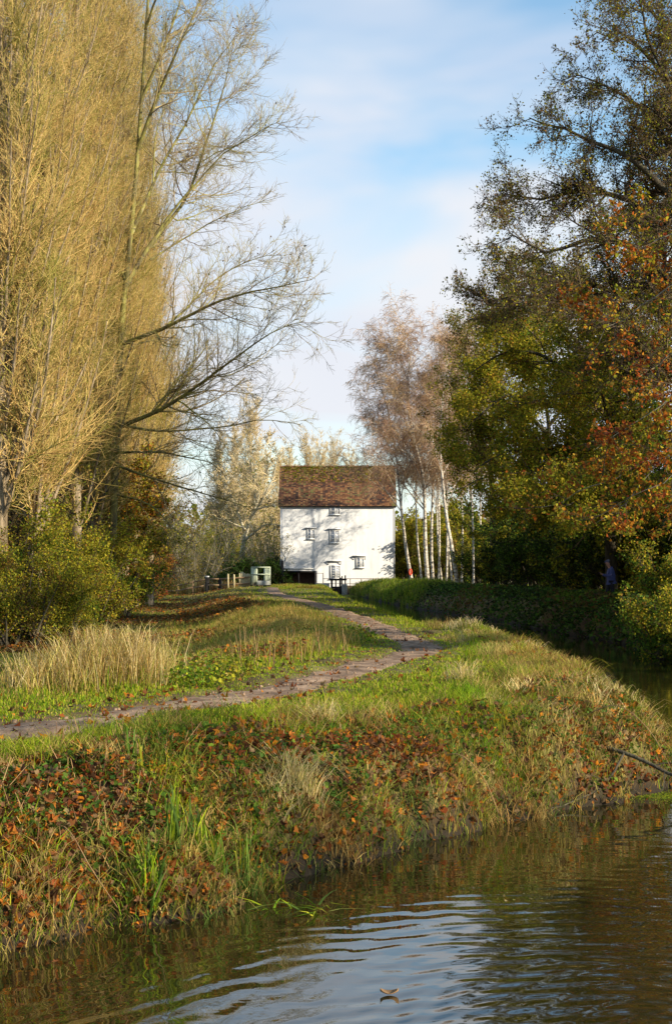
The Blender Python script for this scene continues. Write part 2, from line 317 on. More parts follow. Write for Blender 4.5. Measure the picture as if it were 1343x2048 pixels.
def pick(pal, n, jit=.18, rng=R):
    if isinstance(pal, str): pal = [pal]
    cs = np.array(sum([PAL[q] for q in pal], [])); c = cs[rng.integers(0, len(cs), n)]
    return c*(1+jit*rng.normal(size=(n, 1))).clip(.4, 1.7)
def leaves(Cn, size, cols, rng=R, flat=0.0, name='foliage'):
    """a folded six-sided leaf at each centre: V, F, col"""
    n = len(Cn); s = size*rng.uniform(.55, 1.3, (n, 1))
    a = rng.normal(size=(n, 3)); a[:, 2] *= (1-flat); a /= np.linalg.norm(a, axis=1, keepdims=True)
    nn = rng.normal(size=(n, 3)); nn[:, 2] += flat*4; nn -= (nn*a).sum(1, keepdims=True)*a; nn /= np.linalg.norm(nn, axis=1, keepdims=True)
    b_ = np.cross(nn, a); wd = rng.uniform(.28, .5, (n, 1))
    V_ = np.stack((Cn-a*s*.5, Cn-a*s*.12+b_*s*wd+nn*s*.10, Cn+a*s*.22+b_*s*wd*.75+nn*s*.10, Cn+a*s*.5-nn*s*.08, Cn+a*s*.22-b_*s*wd*.75+nn*s*.10, Cn-a*s*.12-b_*s*wd+nn*s*.10), 1)
    i = np.arange(n)[:, None]*6
    F_ = np.concatenate((i+np.array([[0, 1, 2, 3]]), i+np.array([[0, 3, 4, 5]])))
    return V_.reshape(-1, 3), F_, np.repeat(cols, 6, 0)
def leaves4(Cn, size, cols, rng=R):              # one bent quad each, for far crowns
    n = len(Cn); s = size*rng.uniform(.55, 1.3, (n, 1))
    a = rng.normal(size=(n, 3)); a /= np.linalg.norm(a, axis=1, keepdims=True); nn = rng.normal(size=(n, 3)); b_ = np.cross(nn, a); b_ /= np.linalg.norm(b_, axis=1, keepdims=True); c = np.cross(a, b_)
    V_ = np.stack((Cn-a*s*.5, Cn+b_*s*.38+c*s*.1, Cn+a*s*.5, Cn-b_*s*.38+c*s*.1), 1)
    return V_.reshape(-1, 3), np.arange(4*n).reshape(n, 4), np.repeat(cols, 4, 0)
def lobed(Cn, size, cols, rng=R, flat=.5):
    """five-lobed curled dead leaves, fans of ten points"""
    n = len(Cn); s = size*rng.uniform(.4, 1.5, (n, 1)); nn = rng.normal(size=(n, 3)); nn[:, 2] += flat*3; nn /= np.linalg.norm(nn, axis=1, keepdims=True)
    a = rng.normal(size=(n, 3)); a -= (a*nn).sum(1, keepdims=True)*nn; a /= np.linalg.norm(a, axis=1, keepdims=True); b_ = np.cross(nn, a); curl = rng.uniform(-1.2, 2.4, (n, 1))
    Vs = [Cn]
    for k in range(10):
        t_ = k*math.pi/5; r_ = (.55 if k % 2 == 0 else .36)*rng.uniform(.65, 1.2, (n, 1)); Vs.append(Cn+s*r_*(a*math.cos(t_)+b_*math.sin(t_))+nn*s*curl*(r_*math.sin(t_))**2*1.6+nn*s*rng.normal(size=(n, 1))*.04)
    i = np.arange(n)[:, None]*11; F_ = np.concatenate([i+np.array([[0, k+1, (k+1) % 10+1]]) for k in range(10)])
    return np.stack(Vs, 1).reshape(-1, 3), F_, np.repeat(cols, 11, 0)
def on_twigs(tw, n, spread, rng=R):
    P, _ = tw; i = rng.integers(0, len(P), n); f = rng.uniform(.2, 1, n)*(P.shape[1]-1); k = np.minimum(f.astype(int), P.shape[1]-2); fr = (f-k)[:, None]
    return P[i, k]*(1-fr)+P[i, k+1]*fr+rng.normal(size=(n, 3))*spread
def patch_pick(Cn, pals, scale=1.2, rng=R, seed=0):
    """leaf colours that change from bough to bough"""
    v = vnoise(Cn[:, 0]+Cn[:, 2]*.9+seed, Cn[:, 2]-Cn[:, 1]*.7, scale)+.5+rng.normal(size=len(Cn))*.12
    k = np.clip((v*len(pals)), 0, len(pals)-1).astype(int); out_ = np.zeros((len(Cn), 3))
    for j, p_ in enumerate(pals):
        mm = k == j; out_[mm] = pick(p_, mm.sum(), rng=rng)
    return out_
def blades(B, h, wd, lean, cols, tipmul=1.15, rng=R, droop=.35):
    """curved grass blades from points B"""
    n = len(B); h = np.broadcast_to(h, (n,))*1.0; an = rng.uniform(0, 2*math.pi, n)
    d = np.stack((np.cos(an), np.sin(an), np.zeros(n)), 1)*rng.uniform(.1, 1, (n, 1))*lean; sd = np.stack((-np.sin(an), np.cos(an), np.zeros(n)), 1)
    ang2 = rng.uniform(0, 2*math.pi, n); sd = np.stack((np.cos(ang2), np.sin(ang2), np.zeros(n)), 1)
    hh = h[:, None]; w_ = np.broadcast_to(wd, (n,))[:, None]*.5; up = np.array([[0, 0, 1.]])
    m1 = B+d*hh*.3+up*hh*.5; m2 = B+d*hh*.75+up*hh*(.85-.1*droop); tp = B+d*hh*1.25+up*hh*(1-droop*rng.uniform(0, 1, (n, 1)))
    V_ = np.stack((B-sd*w_, B+sd*w_, m1-sd*w_*.85, m1+sd*w_*.85, m2-sd*w_*.5, m2+sd*w_*.5, tp), 1)
    i = np.arange(n)[:, None]*7
    Q = np.concatenate((i+np.array([[0, 1, 3, 2]]), i+np.array([[2, 3, 5, 4]]))); T = i+np.array([[4, 5, 6]])
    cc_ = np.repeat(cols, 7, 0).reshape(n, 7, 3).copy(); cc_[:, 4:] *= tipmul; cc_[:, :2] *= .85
    return V_.reshape(-1, 3), Q, T, cc_.reshape(-1, 3)
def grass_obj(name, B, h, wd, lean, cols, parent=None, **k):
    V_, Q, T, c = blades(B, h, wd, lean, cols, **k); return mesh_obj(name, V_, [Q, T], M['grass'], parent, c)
# ------------------------------------------------------------------ the white mill
MY = 150.0; MB_ = .9
M['white'] = mat_noise('white_painted_boards', [(.28, (.37, .40, .43)), (.45, (.50, .52, .55)), (.7, (.57, .59, .61))], 1.1, 10, .55, stretch=(1.6, 1.6, .22))
M['trim'] = mat_noise('white_trim', [(.3, (.7, .7, .68)), (.7, (.82, .82, .8))], 3, rough=.5)
M['glass'] = mat_noise('window_glass', [(.3, (.30, .33, .38)), (.7, (.46, .48, .52))], 2, rough=.08, spec=.8)
M['black'] = mat_noise('black_tarred_wood', [(.3, (.012, .012, .014)), (.7, (.04, .037, .035))], 6, bump=.005)
M['rust'] = mat_noise('rusty_iron', [(.3, (.05, .025, .015)), (.7, (.13, .06, .03))], 8)
M['concrete'] = mat_noise('weathered_concrete', [(.3, (.20, .19, .16)), (.7, (.42, .40, .36))], 3, bump=.01)
def brick_mat(name, c1, c2, mortar, scale, rough=.9, bw=.5, rh=.25, noise_stops=None):
    m, t, p, out = mat_new(name); N = t.nodes; K = t.links.new
    g = N.new('ShaderNodeTexCoord'); sp = N.new('ShaderNodeSeparateXYZ'); cb = N.new('ShaderNodeCombineXYZ'); K(g.outputs['Object'], sp.inputs[0]); K(sp.outputs[0], cb.inputs[0]); K(sp.outputs[2], cb.inputs[1])
    br = N.new('ShaderNodeTexBrick'); br.inputs['Scale'].default_value = scale; br.inputs['Color1'].default_value = (*c1, 1); br.inputs['Color2'].default_value = (*c2, 1); br.inputs['Mortar'].default_value = (*mortar, 1); br.inputs['Mortar Size'].default_value = .03
    br.inputs['Brick Width'].default_value = bw; br.inputs['Row Height'].default_value = rh; K(cb.outputs[0], br.inputs['Vector'])
    n = N.new('ShaderNodeTexNoise'); n.inputs['Scale'].default_value = 4; n.inputs['Detail'].default_value = 5; K(g.outputs['Object'], n.inputs['Vector'])
    mm = N.new('ShaderNodeMix'); mm.data_type = 'RGBA'; mm.blend_type = 'MULTIPLY'; mm.inputs[0].default_value = .7; K(br.outputs[0], mm.inputs[6]); K(n.outputs[0], mm.inputs[7]); K(mm.outputs[2], p.inputs['Base Color']); p.inputs['Roughness'].default_value = rough
    return m
M['brick'] = brick_mat('dark_red_brick', (.13, .05, .03), (.20, .085, .05), (.16, .13, .10), 2.2)
mill = tag(empty('watermill', (0, MY, MB_)), 'tall white weatherboarded watermill with mossy brown tiled roof beside the canal sluice', 'watermill')
x0, x1 = at(560.5, 0, MY)[0], at(788.5, 0, MY)[0]; ze = at(0, 1008, MY)[2]; dep = 8.4
xo0, xo1 = at(567, 0, MY)[0], at(630.5, 0, MY)[0]; zo = at(0, 1141.5, MY)[2]
# boards: a stepped profile of vertical planks along the front, openings left out above the wheel arch
def planks(xa, xb, za, zb, y, mb):               # one sheet with a shallow lap at every board, closed to the back
    n = max(1, round((xb-xa)/.30)); w_ = (xb-xa)/n; pr_ = []
    for i in range(n):
        q = y-.03-random.uniform(0, .006); pr_ += [(xa+i*w_+.004, q+.012), (xa+(i+1)*w_-.004, q-.004)]
    V_ = [(px_, py_, z_) for z_ in (za, zb) for px_, py_ in [(xa, y+.02)]+pr_+[(xb, y+.02)]]; k_ = len(pr_)+2
    mb.add(V_, [(i, i+1, k_+i+1, k_+i) for i in range(k_-1)]+[(k_-1, 0, k_, 2*k_-1)])
wall = MB()
wall.box((x0+.03, MY, zo), (x1-.03, MY+dep, ze)); wall.box((xo1, MY+.004, MB_-1.5), (x1-.03, MY+dep-.004, zo)); wall.box((x0+.03, MY+.004, MB_-1.5), (xo0, MY+dep-.004, zo))
planks(x0, xo0, MB_-.2, zo, MY, wall); planks(xo1+.003, x1, MB_-.2, zo+.001, MY, wall); planks(x0, x1, zo+.002, ze, MY, wall)
wall.box((x0-.02, MY-.055, MB_), (x0+.10, MY+.04, ze)); wall.box((x1-.10, MY-.055, MB_), (x1+.02, MY+.04, ze))
ri = 4.25
for xx in (x0+.03, x1-.18):     # gables
    wall.add([(xx, MY, ze), (xx+.15, MY, ze), (xx+.15, MY+dep/2, ze+ri), (xx, MY+dep/2, ze+ri), (xx, MY+dep, ze), (xx+.15, MY+dep, ze)], [(0, 1, 2, 3), (3, 2, 5, 4), (0, 3, 4, 4), (1, 5, 2, 2)])
wall.build('wall', M['white'], mill)
# tiled roof: real courses
def roof_slope(sgn, mb):
    nrow = 34; sl = math.hypot(dep/2+.3, ri+.3)
    for r_ in range(nrow):
        a = r_/nrow; b_ = (r_+1.25)/nrow
        ya = (MY-.3 if sgn < 0 else MY+dep+.3); yb = MY+dep/2; za = ze-.25; zb = ze+ri
        y_a = ya+(yb-ya)*a; z_a = za+(zb-za)*a+.05; y_b = ya+(yb-ya)*min(b_, 1); z_b = za+(zb-za)*min(b_, 1)+.01
        xa = x0-.22
        while xa < x1+.22:
            wd = min(.26, x1+.24-xa); lf = random.uniform(-.012, .02); g_ = .012
            mb.add([(xa, y_a, z_a+lf), (xa+wd-g_, y_a, z_a+lf), (xa+wd-g_, y_b, z_b), (xa, y_b, z_b), (xa, y_a, z_a+lf-.03), (xa+wd-g_, y_a, z_a+lf-.03)], [(0, 1, 2, 3), (4, 5, 1, 0)]); xa += wd
m = mat_noise('mossy_roof_tiles', [(.30, (.03, .02, .018)), (.42, (.085, .04, .026)), (.52, (.15, .065, .03)), (.60, (.24, .13, .06)), (.66, (.10, .08, .04)), (.76, (.14, .14, .04))], .55, 10, .95, island=.34, bump=.01); M['tiles'] = m
tt_ = m.node_tree; p = tt_.nodes['Principled BSDF']                # moss gathers towards the ridge
rb = MB(); roof_slope(-1, rb); roof_slope(1, rb); rf = rb.build('roof', m, mill)
md = MB(); md.add([(x0-.2, MY-.28, ze-.30), (x1+.2, MY-.28, ze-.30), (x1+.2, MY+dep/2, ze+ri-.04), (x0-.2, MY+dep/2, ze+ri-.04), (x1+.2, MY+dep+.28, ze-.30), (x0-.2, MY+dep+.28, ze-.30)], [(0, 1, 2, 3), (3, 2, 4, 5), (0, 5, 4, 1)])
md.build('roof_deck', M['black'], rf)
M['moss'] = mat_noise('roof_moss', [(.3, (.09, .10, .02)), (.7, (.22, .22, .05))], 4)
nm = 1800; tq = R.random(nm)**2.2; mxs = R.uniform(x0, x1, nm); yy = MY+dep/2-tq*1.9-.03; zz = ze+ri-(MY+dep/2-yy)*(ri+.25)/(dep/2+.3)+.05
Vv, Ff, cc_ = leaves(np.stack((mxs, yy, zz), 1), .22, pick('olive', nm), flat=.7); mesh_obj('moss', Vv, Ff, M['leaf'], rf, cc_)
rd = MB()
xa = x0-.22
while xa < x1+.2:
    b_ = min(.42, x1+.22-xa); q = random.uniform(-.01, .02); rd.add([(xa, MY+dep/2-.16, ze+ri-.04+q), (xa+b_-.01, MY+dep/2-.16, ze+ri-.04+q), (xa+b_-.01, MY+dep/2, ze+ri+.12+q), (xa, MY+dep/2, ze+ri+.12+q), (xa+b_-.01, MY+dep/2+.16, ze+ri-.04+q), (xa, MY+dep/2+.16, ze+ri-.04+q)], [(0, 1, 2, 3), (3, 2, 4, 5)]); xa += b_
rd.build('ridge_tiles', M['tiles'], rf)
def window(pl, pr, pt, pb, hood=None, hy=None, sill=True, dark=False, rows=3):
    a = at(pl, pt, MY); b_ = at(pr, pb, MY); xa, xb, zt, zb = a[0], b_[0], a[2], b_[2]; y = MY-.06
    fr = MB(); f = .07
    fr.box((xa-f, y-.05, zb-f), (xa, y+.05, zt+f)); fr.box((xb, y-.05, zb-f), (xb+f, y+.05, zt+f)); fr.box((xa, y-.05, zt), (xb, y+.05, zt+f)); fr.box((xa, y-.05, zb-f), (xb, y+.05, zb))
    xm = (xa+xb)/2; fr.box((xm-.06, y-.045, zb), (xm+.06, y+.03, zt))
    for k in range(1, rows):
        zz_ = zb+(zt-zb)*k/rows
        for u0, u1 in ((xa, xm-.06), (xm+.06, xb)): fr.box((u0, y-.02, zz_-.022), (u1, y+.02, zz_+.022))
    wo_ = fr.build('window', M['trim'], mill)
    MB().box((xa, y-.012, zb), (xb, y+.03, zt)).build('pane', M['glass'], wo_)
    if sill: MB().box((xa-.14, y-.12, zb-f-.06), (xb+.16, y+.04, zb-f)).build('sill', M['trim'], wo_)
    if hood:
        ha = at(hood[0], hy, MY); hb = at(hood[1], hy, MY)
        MB().box((ha[0], y-.17, ha[2]), (hb[0], y+.04, ha[2]+.07)).build('hood', M['trim'], wo_)
        if dark:
            [MB().bar((q, y, ha[2]-.35), (q, y-.15, ha[2]), .05).build('bracket', M['black'], wo_) for q in (ha[0]+.12, hb[0]-.12)]
window(661, 678, 1010.5, 1028); window(615.3, 627.5, 1060, 1076.5, (610, 633.5), 1056.5); window(660.5, 677, 1062, 1084.5, (655, 681.5), 1058.5)
window(713, 726.5, 1117, 1134, (705, 732), 1112.5, dark=True); window(661.5, 679, 1132, 1156, (654, 683), 1122.5, dark=True, rows=5)
wv = MB().box((xo0, MY+1.6, -1), (xo1, MY+1.75, zo)); wv.build('brick_backing', M['brick'], mill)
fm = MB(); fm.box((xo0, MY-.09, zo-.16), (xo1+.05, MY+.1, zo)); fm.box((xo1-.1, MY-.09, 0), (xo1+.05, MY+.1, zo-.16)); fm.box((at(596, 0, MY)[0], MY-.03, 0), (at(598, 0, MY)[0], MY+.1, zo-.16))
fm.build('arch_frame', M['black'], mill)
MB().box((xo0-.1, MY-.14, zo+.20), (xo1-.2, MY-.06, zo+.28)).build('gutter', M['trim'], mill)
MB().box((at(562, 0, MY)[0], MY-.5, -.2), (at(567, 0, MY)[0], MY-.1, at(0, 1121, MY)[2])).build('corner_post', M['black'], mill)
# sluice with railings
SY = 147.2
sl = tag(empty('sluice_gate', (.8, SY, 0)), 'black timber sluice gate with posts across the end of the canal below the mill', 'sluice gate')
for px, pt, w_ in ((663, 1157, .22), (671, 1158, .14), (680, 1155, .2), (683.5, 1152, .12), (690, 1150.5, .14)):
    q = at(px, pt, SY); MB().box((q[0]-w_/2, SY-.1, -.6), (q[0]+w_/2, SY+.1, q[2])).build('post', M['black'], sl)
a = at(661, 1160, SY); b_ = at(691, 1160, SY)
bd = MB(); [bd.box((a[0]+.04, SY+.11, z_), (b_[0]-.04, SY+.17, z_+.22)) for z_ in (-.1, .14, .38, .62)]; bd.build('boards', M['black'], sl)
MB().box((a[0]-.1, SY-.16, a[2]-.05), (b_[0]+.1, SY-.105, a[2]+.1)).build('cross_beam', M['black'], sl)
q0 = at(683, 1168, SY); q1 = at(691, 0, SY); MB().box((q0[0], SY-.9, -.8), (q1[0]+.15, SY-.2, q0[2])).build('pier', M['concrete'], sl, .03)
q0 = at(630, 1171, SY); MB().box((q0[0], SY-.15, -.8), (a[0]-.12, SY+.6, q0[2]+.25)).build('weir_wall', M['concrete'], sl)
rl = tag(empty('railing', (0, 148.6, .9)), 'thin dark iron railing running along the foot of the white mill', 'railing')
rp = [(645.5, 1146), (632, 1147), (662, 1157), (700, 1157), (722, 1157), (745, 1157), (772, 1157.5)]
for px, py in rp:
    q = at(px, py, 148.6); MB().box((q[0]-.035, 148.57, -.1), (q[0]+.035, 148.63, q[2])).build('post', M['rust'], rl)
r0 = at(631, 1146.5, 148.6); r1 = at(645.5, 1146.5, 148.6); r2 = at(645.5, 1157.5, 148.6); r3 = at(772, 1157.5, 148.6)
MB().bar(r0, r1, .05).build('rail', M['rust'], rl); MB().bar(r2, r3, .06).build('rail', M['rust'], rl); MB().bar(r2-(0, 0, .5), r3-(0, 0, .5), .04).build('rail', M['rust'], rl)
# pale green kissing gate
M['palegreen'] = mat_noise('pale_green_paint', [(.3, (.42, .50, .36)), (.7, (.60, .66, .52))], 3, rough=.6)
M['step'] = mat_noise('grey_step', [(.3, (.28, .30, .28)), (.7, (.42, .44, .42))], 3)
GYd = 128.0
gt = tag(empty('kissing_gate', at(522, 1162, GYd)), 'pale green boarded wooden gate with an open middle, left of the mill', 'gate')
def gx(p_): return at(p_, 0, GYd)[0]
def gz(p_): return at(0, p_, GYd)[2]
for a_, b_ in ((503.5, 513), (529, 540)):
    n_ = 4; pb = MB()
    for k in range(n_):
        u0 = gx(a_)+(gx(b_)-gx(a_))*k/n_; u1 = gx(a_)+(gx(b_)-gx(a_))*(k+1)/n_; pb.box((u0+.006, GYd, gz(1166)), (u1-.006, GYd+.04, gz(1136.5)))
    pb.build('side_panel', M['palegreen'], gt)
for y_, h_ in ((1135.5, .09), (1149.5, .08)): MB().box((gx(502.5), GYd-.06, gz(y_)), (gx(541), GYd-.003, gz(y_)+h_)).build('rail', M['palegreen'], gt)
for x_ in (503, 513.5, 528.5, 540): MB().box((gx(x_)-.05, GYd+.045, gz(1170)), (gx(x_)+.05, GYd+.14, gz(1135))).build('post', M['palegreen'], gt)
MB().box((gx(515), GYd-.75, gz(1170)), (gx(539.5), GYd-.1, gz(1161.5))).build('step', M['step'], gt, .02)
# post and rail fence, its dark gate posts and the pale pickets
M['fence'] = mat_noise('brown_fence_timber', [(.3, (.18, .115, .065)), (.7, (.36, .25, .14))], 4)
M['picket'] = mat_noise('pale_picket_timber', [(.3, (.42, .36, .20)), (.7, (.60, .52, .32))], 4)
FD = 130.0
fn = tag(empty('post_and_rail_fence', at(370, 1180, FD)), 'brown two-rail timber fence curving up the slope at the end of the meadow', 'fence')
fpts = [(278, 1168, 1192, 134), (302, 1169, 1192, 133), (328.5, 1169, 1191, 132), (356, 1168, 1189, 131), (386, 1161, 1181, 130)]
rt = []
for px, pt, pb_, d_ in fpts:
    q = at(px, pt, d_); z_ = Hs(q[0], d_); zt = max(q[2], z_+.95); rt.append((q[0], d_, zt))
    MB().box((q[0]-.075, d_-.06, z_-.3), (q[0]+.075, d_+.06, zt)).build('post', M['fence'], fn)
for dz in (.14, .62):
    for a_, b_ in zip(rt[:-1], rt[1:]): MB().bar((a_[0]+.0, a_[1]-.10, a_[2]-dz), (b_[0], b_[1]-.10, b_[2]-dz), .05, .13).build('rail', M['fence'], fn)
gp = []
for k, (px, pt, d_) in enumerate(((414.5, 1154.5, 129.5), (440, 1156, 129))):
    q = at(px, pt, d_); z_ = Hs(q[0], d_); ps = MB().box((q[0]-.16, d_-.13, z_-.3), (q[0]+.16, d_+.13, q[2])).build('gate_post', M['black'], None, .02)
    tag(ps, ('thick black gate post with a pale top, nearer the low end of the fence', 'thick black post without a pale top between the dark post and pale pickets')[k], 'post'); gp.append((q, z_))
    if k == 0: MB().box((q[0]-.17, d_-.14, q[2]+.002), (q[0]+.17, d_+.14, q[2]+.12)).build('cap', M['trim'], ps)
fr_ = tag(empty('field_gate', gp[0][0]), 'dark horizontal barred timber gate rising between the two black posts and beyond', 'gate')
e0 = np.array(rt[-1]); e1 = at(414, 1158, 129.4); e2 = at(440, 1158, 128.9); e3 = at(500, 1154, 128.2)
for dz in (0, .55): 
    for a_, b_ in ((e0-(0, 0, .14), e1), (e1+(0.1, -.16, 0), e2+(-.1, -.16, 0)), (e2, e3)): MB().bar(a_-(0, 0, dz), b_-(0, 0, dz), .05, .13).build('rail', M['fence'], fr_)
for k, (px, pt) in enumerate(((456, 1147), (468, 1148), (479, 1145.5), (482.5, 1143), (486, 1143.5), (489.5, 1146), (493, 1147), (496, 1146.5), (499, 1147.5))):
    q = at(px, pt, 128.5); w_ = .075; z_ = Hs(q[0], 128.5)-.2
    o = MB().add([(q[0]-w_, 128.45, z_), (q[0]+w_, 128.45, z_), (q[0]+w_, 128.5, z_), (q[0]-w_, 128.5, z_), (q[0]-w_, 128.45, q[2]-.08), (q[0]+w_, 128.45, q[2]-.08), (q[0]+w_, 128.5, q[2]-.08), (q[0]-w_, 128.5, q[2]-.08), (q[0], 128.45, q[2]), (q[0], 128.5, q[2])], [(0, 3, 2, 1), (0, 1, 5, 4), (1, 2, 6, 5), (2, 3, 7, 6), (3, 0, 4, 7), (4, 5, 8, 8), (6, 7, 9, 9), (5, 6, 9, 8), (7, 4, 8, 9)]).build('picket', M['picket'], fr_)
    if k < 2: o['label'] = 'pale picket standing apart from the close-set ones'
# red lifebuoy on the leaning birch
M['red'] = mat_noise('red_plastic', [(.3, (.55, .05, .02)), (.7, (.70, .09, .03))], 3, rough=.4)
LB = at(820, 1144, 123.4); th = np.linspace(0, 2*math.pi, 25); ring = np.stack((np.full(25, 0)+.10*np.cos(th), 0*th, .24*np.sin(th)), 1)+LB
Vv, Qq = tubes(ring[None], np.full((1, 25), .07), 8); lb = tag(mesh_obj('lifebuoy', Vv, Qq, M['red'], smooth=True), 'small red lifebuoy hanging on a leaning birch trunk right of the mill', 'lifebuoy')

# ------------------------------------------------------------------ trees
def build_tree(name, label, cat, base, wood, twigs, bark, twigm, leafset=None, group=None, ivy=None):
    """wood, twigs: lists of (polylines, radii, sides); leafset: (centres, size, colours, six-sided)"""
    root = tag(empty(name, base), label, cat, group)
    V_, Q = join([tubes(*w_) for w_ in wood]); mesh_obj('trunk', V_, Q, bark, root, smooth=True)
    if twigs: V_, Q = join([tubes(*w_) for w_ in twigs]); mesh_obj('branches', V_, Q, twigm, root)
    if leafset is not None:
        Cn, size, cl, six = leafset; V_, Q, c = (leaves if six else leaves4)(Cn, size, cl); mesh_obj('foliage', V_, Q, M['leaf'], root, c)
    if ivy is not None: V_, Q, c = leaves4(*ivy); mesh_obj('ivy', V_, Q, M['leaf'], root, c)
    return root
# Lombardy poplars
def lombardy(seed, Ht=31, spread=1.0, dens=1.0, rt=.012):
    rg = np.random.default_rng(seed)
    tr = limb([(0, 0, -.4), (.1, 0, Ht*.4), (0, .1, Ht*.97)], .28, .02, 16, .04, rg)
    l1 = kids(tr, int(150*dens), 24, 7, (.20*spread, 2.2), 9, .03, (0, 0, .13), (.10, .98), .30, .02, .25, .45, rg)
    l2 = kids(l1, 14*dens, 38, 13, (.36, .7), 6, .10, (0, 0, .10), (.05, 1), .45, .009, .3, .5, rg)
    l3 = kids(l2, 11*dens, 46, 16, (.5, .35), 4, .17, (0, 0, .05), (.1, 1), .6, rt*.45, .4, .4, rg)
    return tr, l1, l2, l3
protos = []
for s_ in range(3):
    tr, l1, l2, l3 = lombardy(20+s_, 35+s_, 1.0)
    i0 = build_tree('lombardy_poplar', 'x', 'poplar tree', (0, 0, 0), [(tr[0], tr[1], 9), (l1[0], l1[1], 5)], [(l2[0], l2[1], 3), (l3[0], l3[1], 3)], M['bark_poplar'], M['twig_gold'], group='tall golden poplars in the row at the left')
    protos.append(i0)
PLAB = ['tall narrow poplar at the left edge of the photo, nearest of the row', 'tall narrow poplar, second of the row from the camera', 'tall narrow poplar, third of the row from the camera', 'tall narrow poplar, fourth of the row from the camera', 'tall narrow poplar in the middle of the row, its twigs golden in the sun', 'tall narrow poplar, sixth of the row from the camera', 'tall narrow poplar just left of the big tree that reaches over the sky', 'tall narrow poplar behind the big bare spreading tree', 'tall narrow poplar, last but one of the row', 'tall narrow poplar at the far end of the row, its edge against the sky']
for k in range(10):
    d_ = 43+k*5.0; X_ = -10.2-k*.18+.3*math.sin(k*2.3); z_ = Hs(X_, d_)
    if k < 3:
        o = protos[k]; o.location = (X_, d_, z_); o.rotation_euler = (0, 0, k); o['label'] = PLAB[k]
    else: copy_tree(protos[k % 3], (X_, d_, z_), k*1.3, 1.0+.05*math.sin(k*3), PLAB[k])
for k, (X_, d_, lab) in enumerate(((-15.2, 52, 'poplar of the back row seen between the first trunks'), (-15.6, 60, 'second poplar of the back row'), (-15.4, 68, 'third poplar of the back row'), (-15.8, 76, 'poplar of the back row behind the big bare tree'), (-15.5, 85, 'last poplar of the back row'), (-12.9, 72, 'poplar crowded between the two rows near the middle'), (-13.4, 93, 'poplar crowded between the two rows at their far end'))):
    copy_tree(protos[(k+1) % 3], (X_, d_, Hs(X_, d_)), k*2.1+.5, .95, lab)
# far poplars behind the meadow and the mill
far = [(500, 795, 205, 'tall far poplar standing above its neighbours beyond the gate'), (472, 850, 212, 'far poplar with a narrow pale crown left of the tallest one'), (440, 862, 214, 'far poplar at the left of the distant clump above the fence'), (527, 905, 220, 'short far poplar between the tallest one and the mill'), (578, 895, 235, 'far poplar rising behind the left end of the mill roof'), (612, 872, 235, 'far poplar, tallest of those above the mill roof'), (640, 884, 236, 'far poplar above the middle of the mill roof'), (668, 880, 238, 'far poplar behind the mill roof beside the purple birch'), (556, 915, 230, 'small far poplar at the corner of the mill roof'), (700, 905, 240, 'far poplar half hidden by the purple birch crown')]
tr, l1, l2, l3 = lombardy(50, 22, 1.2, .8, .05)
l2[1][:] *= 1.6
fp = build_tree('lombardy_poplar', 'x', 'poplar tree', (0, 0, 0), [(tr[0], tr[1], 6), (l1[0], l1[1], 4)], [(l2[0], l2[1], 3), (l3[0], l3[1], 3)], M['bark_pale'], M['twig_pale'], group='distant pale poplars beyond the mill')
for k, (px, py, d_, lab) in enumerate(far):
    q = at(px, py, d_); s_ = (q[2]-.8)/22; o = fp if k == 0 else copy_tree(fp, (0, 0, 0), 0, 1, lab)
    o.location = (q[0], d_, .6); o.scale = (s_*1.1, s_*1.1, s_); o.rotation_euler = (0, 0, k*1.1); o['label'] = lab
